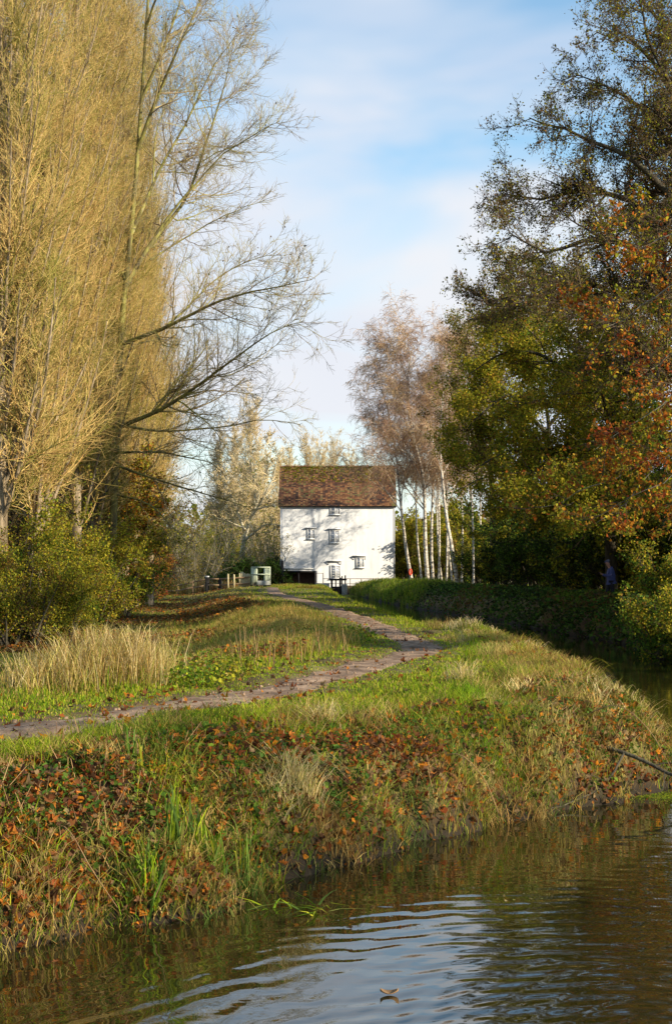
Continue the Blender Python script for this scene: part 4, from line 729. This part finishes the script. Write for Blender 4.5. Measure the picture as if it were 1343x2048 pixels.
grass_obj_ = grass_obj('grass', np.stack((x, y, z-.01), 1), h, .0065*(.75+y/18), (.5+.75*slope)[:, None], cols, droop=.75); tag(grass_obj_, 'short green and straw-coloured grass covering the bank and the verges of the path', 'grass', kind='stuff')
# overhanging tussocks along the crest and the water's edge
def tussocks(name, label, n_t, nb, cond, h, wd, lean, pal, d0=9, d1=30, rad=.12, u0=-.3, u1=.3, droop=.9, cat='grass'):
    x, y = scatter(n_t*12, d0, d1, u0, u1); s, pd, z, right = field(x, y); k = cond(x, y, s, pd, right); x, y = x[k][:n_t], y[k][:n_t]; m_ = len(x)
    idx = np.repeat(np.arange(m_), nb); X_ = x[idx]+R.normal(size=m_*nb)*rad; Y_ = y[idx]+R.normal(size=m_*nb)*rad; Z_ = H(X_, Y_); sz = R.uniform(.6, 1.3, m_)[idx]
    tc_ = pick(pal, m_, .25)[idx]*R.uniform(.75, 1.25, (m_*nb, 1))
    o = grass_obj(name, np.stack((X_, Y_, Z_-.01), 1), h*sz*R.uniform(.5, 1.2, m_*nb), wd, lean, tc_, droop=droop); tag(o, label, cat, kind='stuff'); return o
tussocks('tussock_grass', 'arching straw and green tussocks hanging over the crest of the near bank', 330, 60, lambda x, y, s, pd, r_: (s > .15) & (s < 2.2) & ~r_ & (np.abs(pd) > 1.0) & ~in_scar(x, y) & ((s > 1.15) | (vnoise(x+9, y, 1.0) > .06)), .27, .007, 1.1, ['dry', 'mid', 'fresh', 'dry', 'fresh'])
tussocks('waterside_grass', 'grass tufts hanging along the waterline of the near bank', 150, 45, lambda x, y, s, pd, r_: (s > -.05) & (s < .35) & ~r_, .26, .008, 1.2, ['mid', 'dry', 'rush', 'dry'], 9.3, 20)
tussocks('slope_grass', 'tall golden dry grass on the slope left of the path', 560, 60, lambda x, y, s, pd, r_: (pd > 1.6) & (pd < 4.5) & ~r_ & (y > 25), .34, .010, .6, ['dry', 'dry', 'mid', 'gold', 'rush'], 20, 56, rad=.28, u0=-.22, u1=.06, droop=.5)
# the straw crest on the right shoulder
tussocks('straw_grass', 'pale straw grass on the sunlit shoulder of the bank at the right', 260, 50, lambda x, y, s, pd, r_: (s > .3) & (s < 2.0) & ~r_ & (x > 2.2) & (y > 15), .26, .009, .9, ['dry', 'straw', 'mid'], 15, 44, u0=.06, u1=.3)
# middle distance
x, y = scatter(230000, 32, 150, -.24, .30); s, pd, z, right = field(x, y); ph = path_half(y, x)
v1 = vnoise(x, y, 3)+.5; v2 = vnoise(x+31, y, 1.2)+.5
keep = (s > .05) & (np.abs(pd) > ph+.10*R.normal(size=len(x))+.05) & ~(right & (s < 3.2) & (y < 100)) & ~((y > 148.5) & (x > -6.5) & (x < 6.5))
x, y, z, s, pd, right, v1, v2 = (q[keep] for q in (x, y, z, s, pd, right, v1, v2)); n = len(x)
off = 1.9+np.clip(y-60, 0, 200)*.012; slopel = sm((pd-off+1.2)/1.5)*(1-sm((pd-off-4.5)/2)); meadow = sm((pd-off-4.5)/2)
wts = np.stack(((1-slopel)*.9*(1-.75*meadow)+.15, .4+.3*v2, slopel*1.7*v1+.12*v2+.25*meadow*v1, slopel*.4+.7*meadow, .5*meadow*v2), 1)  # meadow mix darker and browner: leaf brown plus shade put into the grass colour
cols = colmix(n, ['fresh', 'mid', 'dry', 'rush', 'brown'], wts)
h = (.10+.26*slopel*v2*np.clip((90-y)/50, .1, 1)+.02*meadow+.10*(s < 1))*R.uniform(.5, 1.4, n)*np.where(np.abs(pd) < 1.2, .6, 1)
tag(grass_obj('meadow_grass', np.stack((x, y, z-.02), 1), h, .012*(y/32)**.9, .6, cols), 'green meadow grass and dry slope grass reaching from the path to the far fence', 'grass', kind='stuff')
# tall pale grass at the left, tuft by tuft
TG = 'tall pale grass tufts left of the path'
for k, (px, py, d_, nb, hh, lab) in enumerate(((60, 1395, 18.2, 420, .62, 'tall pale grass tuft at the far left of the path verge'), (130, 1398, 18.6, 520, .78, 'tall pale grass tuft below the bare seed stalks'), (195, 1395, 19.0, 620, .92, 'tallest pale grass tuft, in the middle of the sunlit clump'), (262, 1392, 19.2, 600, .88, 'tall pale grass tuft at the right end of the sunlit clump'), (310, 1380, 20.0, 380, .70, 'low pale grass tuft trailing toward the meadow'))):
    c = at(px, py, d_); X_ = c[0]+R.normal(size=nb)*.16; Y_ = d_+R.normal(size=nb)*.25; Z_ = H(X_, Y_); o = empty('tall_grass', (c[0], d_, Hs(c[0], d_))); tag(o, lab, 'grass tuft', TG)
    grass_obj('stems', np.stack((X_, Y_, Z_-.02), 1), hh*R.uniform(.55, 1.2, nb), .0085, .60, pick(['straw', 'dry', 'straw'], nb, .2), o, droop=.35)
    nb2 = nb//2; X_ = c[0]+R.normal(size=nb2)*.2; Y_ = d_-.12+R.normal(size=nb2)*.25; grass_obj('leaves', np.stack((X_, Y_, H(X_, Y_)-.02), 1), hh*.45*R.uniform(.5, 1.2, nb2), .009, .6, pick(['fresh', 'mid', 'dry'], nb2), o)
# straw tufts hanging on the near bank
for k, (px, py, d_, nb, hh, lab) in enumerate(((600, 1700, 12.7, 260, .42, 'bleached straw tuft hanging over the water in the middle of the bank'), (560, 1720, 12.35, 150, .3, 'smaller bleached tuft beside the hanging straw tuft'), (925, 1400, 19.4, 160, .32, 'bright straw tuft on the sunlit crest'), (985, 1535, 16.6, 140, .3, 'straw tuft halfway down the right part of the bank'), (640, 1500, 14.9, 190, .32, 'pale tuft on the crest above the hanging straw tuft'))):
    c = at(px, py, d_); X_ = c[0]+R.normal(size=nb)*.09; Y_ = d_+R.normal(size=nb)*.10; B = np.stack((X_, Y_, H(X_, Y_)), 1)
    tag(grass_obj('straw_tuft', B, hh*R.uniform(.5, 1.25, nb), .008, 1.1, pick('straw', nb, .15), droop=.8), lab, 'grass tuft', 'straw tufts on the near bank')
# reed clumps in the shallows
for k, (px, py, hh, nb, ln, lab) in enumerate(((300, 1842, .36, 34, .5, 'fan of broad green reed leaves at the left, nearest the camera'), (352, 1812, .58, 26, .22, 'tall narrow reed clump right of the leaning fan'), (425, 1800, .46, 34, .4, 'reed clump in the middle of the row, half in shade'), (268, 1765, .34, 18, .3, 'short bluish reed clump higher on the bank'), (487, 1782, .50, 18, .22, 'slim reed clump standing in open water'), (385, 1790, .42, 20, .5, 'reed clump at the foot of the bare earth scar'), (545, 1768, .26, 12, .25, 'last small reed clump before the straw tuft'))):
    d_ = 7394/(py-HY); c = at(px, py, d_); X_ = c[0]+R.normal(size=nb)*.05; Y_ = d_+R.normal(size=nb)*.05; z_ = np.minimum(H(X_, Y_), .0)-.05 if Hs(c[0], d_) < .05 else H(X_, Y_)-.02
    tag(grass_obj('reed_clump', np.stack((X_, Y_, z_), 1), (hh+.05)*R.uniform(.6, 1.15, nb), .021, ln, pick(['rush', 'green', 'fresh'], nb, .15), droop=.2), lab, 'reeds', 'green reed clumps at the water edge')
nb = 26; X_ = -.75+R.uniform(-.1, .75, nb); Y_ = 10.9+R.normal(size=nb)*.1; Bf = np.stack((X_, Y_, np.full(nb, -.01)), 1)
V_, Q, T, c = blades(Bf, .55*R.uniform(.6, 1.2, nb), .022, .9, pick(['rush', 'fresh'], nb), droop=1); V_[:, 2] = V_[:, 2]*.12+.004
tag(mesh_obj('fallen_reeds', V_, [Q, T], M['grass'], None, c), 'flattened green reed leaves floating on the water by the reed clumps', 'reeds')
# leaf litter, ivy
def cover(name, label, n, cond, size, pals, d0, d1, u0, u1, lift=(.01, .10), flat=.5, psc=.8, six=True):
    x, y = scatter(n*3, d0, d1, u0, u1); s, pd, z, r_ = field(x, y); k = cond(x, y, s, pd, r_); x, y, z = x[k][:n], y[k][:n], z[k][:n]; m_ = len(x)
    Cn = np.stack((x, y, z+R.uniform(*lift, m_)), 1); cl = patch_pick(Cn, pals, psc) if isinstance(pals, tuple) else pick(pals, m_, .25)
    V_, F_, c = (lobed(Cn, size, cl, flat=flat) if name in ('fallen_leaves', 'path_leaves') else leaves(Cn, size, cl, flat=flat)) if six else leaves4(Cn, size, cl); return tag(mesh_obj(name, V_, F_, M['leaf'], None, c), label, 'leaves', kind='stuff')
cover('fallen_leaves', 'orange and brown fallen leaves strewn over the near bank', 36000, lambda x, y, s, pd, r_: (s > .02) & (s < 1.75) & ~r_ & (R.random(len(x)) < (.45+.9*np.clip(-x-.6, 0, 1)+.45*(x > 2.2)+.6*(vnoise(x, y, .9) > .10))), .058, 'litter', 9, 30, -.3, .3, (.015, .13), .3)
cover('shore_litter', 'dark soaked leaves and debris along the waterline of the near bank', 9000, lambda x, y, s, pd, r_: (s > -.06) & (s < .45) & ~r_, .06, ['litter', 'dark', 'brown'], 9, 24, -.3, .3, (.0, .07), .4)
cover('path_leaves', 'few brown leaves lying on the path and short grass', 1500, lambda x, y, s, pd, r_: (s > 2.2) & ~r_ & (np.abs(pd) < 2.5), .065, 'litter', 12, 60, -.3, .2, (.015, .05), .8)
cover('meadow_leaves', 'dark brown drifts of fallen leaves over the meadow and its slope', 26000, lambda x, y, s, pd, r_: (s > 3) & ~r_ & (pd > 2.2+np.clip(y-40, 0, 90)*.02) & (vnoise(x+5, y, 9)+.5*vnoise(x, y, 3) > .02), .11, ['brown', 'brown', 'litter'], 32, 130, -.24, 0, (.04, .20), .5)
cover('ivy', 'dark green ivy creeping over the near bank between the grass', 20000, lambda x, y, s, pd, r_: (s > .05) & (s < 1.6) & ~r_ & ((vnoise(x+11, y, 1.0)+.25*(x < -1.3)+.12*(x > 1.5) > .10)), .052, ('ivy', 'ivy', 'green'), 9, 26, -.3, .3, (.04, .15), .4)
cover('bank_ivy', 'dark ivy and leaves clothing the far canal bank', 62000, lambda x, y, s, pd, r_: (s > -.15) & (s < 4.2) & r_, .15, ('ivy', 'dark', 'ivy', 'brown', 'green'), 28, 112, .02, .30, (.02, .42), .35, 3)
cover('woodland_leaves', 'red-brown leaves on the ground of the wood and its path', 9000, lambda x, y, s, pd, r_: (s > 2.6) & r_, .12, ['litter', 'brown', 'red'], 36, 120, .08, .30, (.02, .06), .8)
cover('leafy_verge', 'leafy green weeds and brambles beside the bend of the path', 9000, lambda x, y, s, pd, r_: (pd > .9) & (pd < 3.6) & ((vnoise(x+3, y, 1.6) > -.02)) & (s > 2), .058, ('fresh', 'green', 'olive', 'mid', 'litter'), 19, 36, -.16, .04, (.04, .30), .3, .9)
# tall rushes round the mill and along the far bank
def band(name, label, n, xr, yr, cond, h, wd, pal, lean=.45, cat='rushes'):
    x = R.uniform(*xr, n); y = R.uniform(*yr, n); s, pd, z, r_ = field(x, y); k = cond(x, y, s, pd, r_); x, y, z = x[k], y[k], z[k]; v = vnoise(x, y, 1.6)+.5
    cl = patch_pick(np.stack((x, y, z*0), 1), pal, 3.0)
    tag(grass_obj(name, np.stack((x, y, z-.03), 1), h*(.5+.8*v)*R.uniform(.6, 1.2, len(x)), wd, lean, cl, droop=.5), label, cat, kind='stuff')
band('bank_rushes', 'tall rushes and long grass on the far bank in front of the mill and birches', 60000, (.5, 12), (96, 147), lambda x, y, s, pd, r_: r_ & (s > -.1) & (s < 3.8), .75, .03, ('fresh', 'mid', 'rush', 'fresh', 'rush'))
band('mill_rushes', 'reddish green rushes in front of the dark arch under the mill', 14000, (-7.5, -.4), (139, 148.5), lambda x, y, s, pd, r_: ~r_ & (s > -.1), .42, .03, ('mid', 'dry', 'fresh', 'rush', 'dry'))
band('dry_brush', 'tan dry brushwood and tall grass behind the fence', 22000, (-22, -9), (131.5, 150), lambda x, y, s, pd, r_: x < -9.3+(150-y)*-.05, 1.5, .03, ('dry', 'dry', 'straw', 'litter', 'dry'), .6, 'dry grass')
# stalks
def stalks(name, label, spots, h, r_, mat, lean=.25, n=1):
    P = []; Rr = []
    for (X_, Y_) in spots:
        z_ = Hs(X_, Y_)-.03; a = R.uniform(0, 6.28); l = R.uniform(0, lean); hh = h*R.uniform(.5, 1.3)
        P.append([(X_+math.cos(a)*l*hh*t_, Y_+math.sin(a)*l*hh*t_, z_+hh*t_) for t_ in (0, .35, .7, 1)]); Rr.append(np.linspace(1, .5, 4)*r_)
    V_, Q = tubes(np.array(P), np.array(Rr), 4); return tag(mesh_obj(name, V_, Q, mat), label, 'stalks', kind='stuff')
M['stalk'] = mat_noise('dead_stalks', [(.3, (.16, .09, .04)), (.7, (.42, .27, .12))], 3, island=.6)
sx, sy = scatter(5000, 9.6, 22, -.28, .26); s, pd, z, right = field(sx, sy); k = (s > .1) & (s < 2) & ~right & (R.random(len(sx)) < np.where(sx < -1.2, .5, .12))
stalks('dead_stalks', 'brown broken stalks sticking out of the near bank', list(zip(sx[k][:420], sy[k][:420])), .24, .0045, M['stalk'], .9)
sx = R.uniform(-1.7, .3, 60); sy = R.uniform(21, 27, 60); s, pd, z, right = field(sx, sy); k = pd > .9
stalks('seed_stalks', 'thin brown seed stalks standing in the weeds beside the path', list(zip(sx[k], sy[k])), .55, .006, M['stalk'], .25)
# fallen branch in the water's edge
br = tag(empty('fallen_branch', (3.4, 16.2, .1)), 'dead brown branch fallen across the right end of the bank into the water', 'branch')
pp = [limb([(2.75, 16.6, .62), (3.3, 16.3, .50), (3.8, 16.0, .28), (4.6, 15.7, .05)], .028, .012, 12, .01), limb([(3.3, 16.3, .50), (3.0, 15.9, .2), (2.6, 15.5, .08), (2.2, 15.1, .02)], .016, .006, 12, .01), limb([(3.8, 16.0, .28), (4.1, 15.8, .42), (4.4, 15.4, .45)], .014, .004, 12, .01)]
for q in pp:
    a = kids(q, 6, 45, 12, (.28, .15), 5, .15, (0, 0, .02), (.3, 1), .4, .003, .4, .4); V_, Q = join([tubes(*q, 7), tubes(*a, 7)]); mesh_obj('bough', V_, Q, M['bark_dark'], br, smooth=True)
# long bramble stems arching over the bank
for k, (p0, p1, p2, p3, lab) in enumerate((((.9, 14.6, .55), (1.2, 14.3, .75), (1.45, 14.1, .55), (1.6, 14.0, .2), 'brown stem arching above the grass on the right part of the bank'), ((-2.3, 10.9, .6), (-2.0, 10.5, .7), (-1.75, 10.2, .45), (-1.55, 10.1, .2), 'brown stem arching over the leaf litter at the left'), ((2.9, 16.6, .9), (3.2, 16.2, 1.05), (3.5, 15.9, .8), (3.75, 15.7, .3), 'pale stem curving above the fallen branch'))):
    q = limb([p0, p1, p2, p3], .006, .003, 14); V_, Q = tubes(*q, 5); tag(mesh_obj('arching_stem', V_, Q, M['stalk']), lab, 'stem', 'arching stems on the bank')
# things floating
c = at(778, 1990, 7394/(1990-HY)); th = np.linspace(-1, 1, 9)
Vv = []; 
for i, t_ in enumerate(th):
    w_ = .030*(1-abs(t_)**1.8)+.002; zz = .006+.020*abs(t_)**2; Vv += [(c[0]+t_*.055, c[1]-w_, zz+.012), (c[0]+t_*.055, c[1], zz), (c[0]+t_*.055, c[1]+w_, zz+.016)]
Fq = [(i*3+j, i*3+3+j, i*3+4+j, i*3+1+j) for i in range(8) for j in (0, 1)]
lf = tag(mesh_obj('floating_leaf', Vv, Fq, mat_noise('brown_leaf', [(.3, (.16, .09, .04)), (.7, (.32, .20, .10))], 30), smooth=True), 'curled brown leaf floating on the reflection of the sky', 'leaf')
md_ = lf.modifiers.new('s', 'SOLIDIFY'); md_.thickness = .002
def weed(name, label, px, py, rx, ry, n, sz, pal='fresh'):
    d_ = 7394/(py-HY); c = at(px, py, d_); X_ = c[0]+R.normal(size=n)*rx; Y_ = d_+R.normal(size=n)*ry; k = shore(X_, Y_) < .02
    Cn = np.stack((X_, Y_, np.full(n, .006)), 1)[k]; V_, F_, cc = leaves(Cn, sz, pick(pal, len(Cn)), flat=.98); V_[:, 2] = .004+np.abs(V_[:, 2]-.006)*.15
    tag(mesh_obj(name, V_, F_, M['leaf'], None, cc), label, 'duckweed', kind='stuff')
weed('duckweed', 'green duckweed on the water below the right end of the bank', 1325, 1592, .35, .22, 1500, .022)
weed('pond_weed', 'pale scraps of weed floating in the middle of the near water', 1000, 1795, .3, .15, 22, .022, 'straw')
weed('canal_scum', 'pale green scum on the canal below the sluice', 705, 1191, .8, 3.5, 2500, .14, ['fresh', 'mid'])
weed('scum_patch', 'thin line of yellow scum on the canal in front of the dark bank', 1010, 1248, .7, .5, 500, .05, ['mid', 'dry'])

n = 260; X_ = R.uniform(-3, 4.2, n); Y_ = R.uniform(9, 17, n); q_ = shore(X_, Y_); k = (q_ < -.02) & (q_ > -.9) & (R.random(n) < np.exp(q_*3.0)); Cn = np.stack((X_, Y_, np.full(n, .006)), 1)[k]; V_, F_, cc = lobed(Cn, .06, pick('litter', len(Cn)), flat=6); V_[:, 2] = .004+np.abs(V_[:, 2]-.006)*.3
tag(mesh_obj('floating_leaves', V_, F_, M['leaf'], None, cc), 'dead leaves drifting on the water close to the foot of the bank', 'leaves', kind='stuff')
# ------------------------------------------------------------------ the walking person
def skin(name, Vs, rs, E, mat, parent, sub=2):
    me = bpy.data.meshes.new(name); me.from_pydata([tuple(v) for v in Vs], E, []); me.materials.append(mat)
    o = bpy.data.objects.new(name, me); C.collection.objects.link(o); o.parent = parent
    o.modifiers.new('skin', 'SKIN'); sk = me.skin_vertices[0].data
    for i, r_ in enumerate(rs): sk[i].radius = r_ if hasattr(r_, '__len__') else (r_, r_)
    sk[0].use_root = True; s_ = o.modifiers.new('sub', 'SUBSURF'); s_.levels = sub; s_.render_levels = sub; me.update(); return o
M['skin'] = mat_noise('skin', [(.3, (.42, .22, .16)), (.7, (.55, .31, .23))], 6, rough=.5)
M['jacket'] = mat_noise('navy_jacket', [(.3, (.05, .065, .20)), (.7, (.09, .115, .31))], 7, rough=.8, bump=.004)
M['trousers'] = mat_noise('dark_trousers', [(.3, (.012, .014, .02)), (.7, (.03, .033, .045))], 9)
M['capm'] = mat_noise('blue_grey_cap', [(.3, (.09, .11, .20)), (.7, (.16, .18, .28))], 9)
pX, pY = at(1220, 0, 60)[0], 60.0
pr = tag(empty('person', (pX, pY, Hs(pX, pY)+.02)), 'person in navy jacket and cap looking down at a small black device in their hands', 'person')
# faces -X; local x forward is negative
def P3(f, l, u): return (-f, l, u)                 # forward, left, up
body = [P3(0, 0, .95), P3(.0, 0, 1.12), P3(.0, 0, 1.32), P3(.03, 0, 1.46), P3(.07, 0, 1.54), P3(.10, 0, 1.60), P3(.13, 0, 1.68), P3(.10, 0, 1.74)]
rad = [(.14, .16), (.12, .15), (.13, .17), (.08, .09), .055, .075, .088, .07]
E = [(0, 1), (1, 2), (2, 3), (3, 4), (4, 5), (5, 6), (6, 7)]
def addc(base, pts, rr):
    i = base
    for q, r_ in zip(pts, rr): body.append(q); rad.append(r_); E.append((i, len(body)-1)); i = len(body)-1
    return i
hands = []
for sgn in (-1, 1):
    h_ = addc(2, [P3(.0, .19*sgn, 1.40), P3(.06, .23*sgn, 1.15), P3(.26, .14*sgn, 1.16), P3(.36, .08*sgn, 1.21), P3(.41, .065*sgn, 1.235)], [.06, .047, .036, .026, (.018, .036)])
    for f_, (l_, u_, ln) in enumerate(((.03, .02, .07), (.012, .03, .078), (-.008, .032, .07), (-.026, .028, .055))):
        addc(h_, [P3(.43, .065*sgn+l_*sgn*-.6, 1.24+u_*.4), P3(.43+ln*.5, .055*sgn+l_*sgn*-.7, 1.25+u_*.6), P3(.43+ln*.75, .03*sgn+l_*sgn*-.7, 1.245+u_*.6)], [.0095, .0085, .0075])
    addc(h_-1+1, [P3(.42, .03*sgn, 1.255), P3(.45, .015*sgn, 1.27)], [.010, .009])
    addc(0, [P3(.0, .09*sgn, .88), P3(.03+.10*sgn, .10*sgn, .50), P3(-.03+.10*sgn, .10*sgn, .12), P3(-.03+.12*sgn, .10*sgn, .05), P3(.10+.12*sgn, .11*sgn, .03)], [.095, .062, .043, .045, .035])
addc(6, [P3(.215, 0, 1.665), P3(.228, 0, 1.655)], [.018, .012])      # nose
addc(5, [P3(.17, 0, 1.595)], [.04])                                 # chin
bo = skin('body', body, rad, E, M['skin'], pr)
jk = [P3(.0, 0, .98), P3(-.02, 0, .86), P3(0, 0, 1.12), P3(-.01, 0, 1.32), P3(.0, 0, 1.46), P3(.03, 0, 1.52)]; jr = [(.18, .20), (.19, .21), (.17, .19), (.17, .205), (.10, .13), (.075, .08)]
JE = [(0, 1), (0, 2), (2, 3), (3, 4), (4, 5)]
for sgn in (-1, 1):
    i = 3
    for q, r_ in zip([P3(-.0, .20*sgn, 1.40), P3(.05, .24*sgn, 1.14), P3(.26, .145*sgn, 1.155), P3(.34, .09*sgn, 1.20)], [.078, .066, .055, .046]): jk.append(q); jr.append(r_); JE.append((i, len(jk)-1)); i = len(jk)-1
skin('jacket', jk, jr, JE, M['jacket'], pr)
tv = [P3(0, 0, .90)]; trr = [(.12, .14)]; TE = []
for sgn in (-1, 1):
    i = 0
    for q, r_ in zip([P3(.0, .09*sgn, .84), P3(.03+.10*sgn, .10*sgn, .50), P3(-.03+.10*sgn, .10*sgn, .10)], [.11, .082, .068]): tv.append(q); trr.append(r_); TE.append((i, len(tv)-1)); i = len(tv)-1
skin('trousers', tv, trr, TE, M['trousers'], pr)
for sgn in (-1, 1): skin('shoe', [P3(-.07+.11*sgn, .10*sgn, .045), P3(.02+.12*sgn, .105*sgn, .05), P3(.15+.12*sgn, .11*sgn, .035)], [(.05, .045), (.05, .05), (.045, .035)], [(0, 1), (1, 2)], M['black'], pr, 1)
skin('cap', [P3(.05, 0, 1.735), P3(.10, 0, 1.765), P3(.15, 0, 1.735), P3(.215, 0, 1.715), P3(.26, 0, 1.70)], [(.085, .09), (.085, .09), (.07, .09), (.012, .07), (.008, .045)], [(0, 1), (1, 2), (2, 3), (3, 4)], M['capm'], pr)
skin('ear', [P3(.09, .095, 1.68), P3(.09, .102, 1.655)], [.018, .014], [(0, 1)], M['skin'], bo, 1); skin('ear', [P3(.09, -.095, 1.68), P3(.09, -.102, 1.655)], [.018, .014], [(0, 1)], M['skin'], bo, 1)
dv = MB().box((pX-.53, pY-.045, pr.location.z+1.22), (pX-.455, pY+.045, pr.location.z+1.31)).build('camera_device', M['black'], None, .01); tag(dv, 'small black device held in both hands by the person', 'camera')
# a log for scale of life: pebbles and clods on the path
x = R.uniform(-4, 2.2, 2600); y = R.uniform(13, 46, 2600); pd = seg_dist(x, y, PC, signed=True); k = np.abs(pd) < path_half(y, x); x, y = x[k], y[k]; n = len(x)
cb_ = np.array([(-1, -1, -1), (1, -1, -1), (1, 1, -1), (-1, 1, -1), (-.6, -.6, .7), (.6, -.6, .7), (.6, .6, .7), (-.6, .6, .7)])*.5
S_ = R.uniform(.012, .045, (n, 1, 1)); Vv = cb_[None]*S_*R.uniform(.6, 1.3, (n, 8, 1)); an = R.uniform(0, 6.28, n)[:, None]; Vx = Vv[:, :, 0]*np.cos(an)-Vv[:, :, 1]*np.sin(an); Vy = Vv[:, :, 0]*np.sin(an)+Vv[:, :, 1]*np.cos(an)
z = H(x, y, dip=False); Vv = np.stack((Vx+x[:, None], Vy+y[:, None], Vv[:, :, 2]*.7+z[:, None]), -1).reshape(-1, 3)
fq = np.array([(4, 5, 6, 7), (0, 1, 5, 4), (1, 2, 6, 5), (2, 3, 7, 6), (3, 0, 4, 7)]); Ff = (np.arange(n)[:, None, None]*8+fq[None]).reshape(-1, 4)
tag(mesh_obj('path_pebbles', Vv, Ff, M['path']), 'small stones and clods scattered over the dirt path', 'stones', kind='stuff')
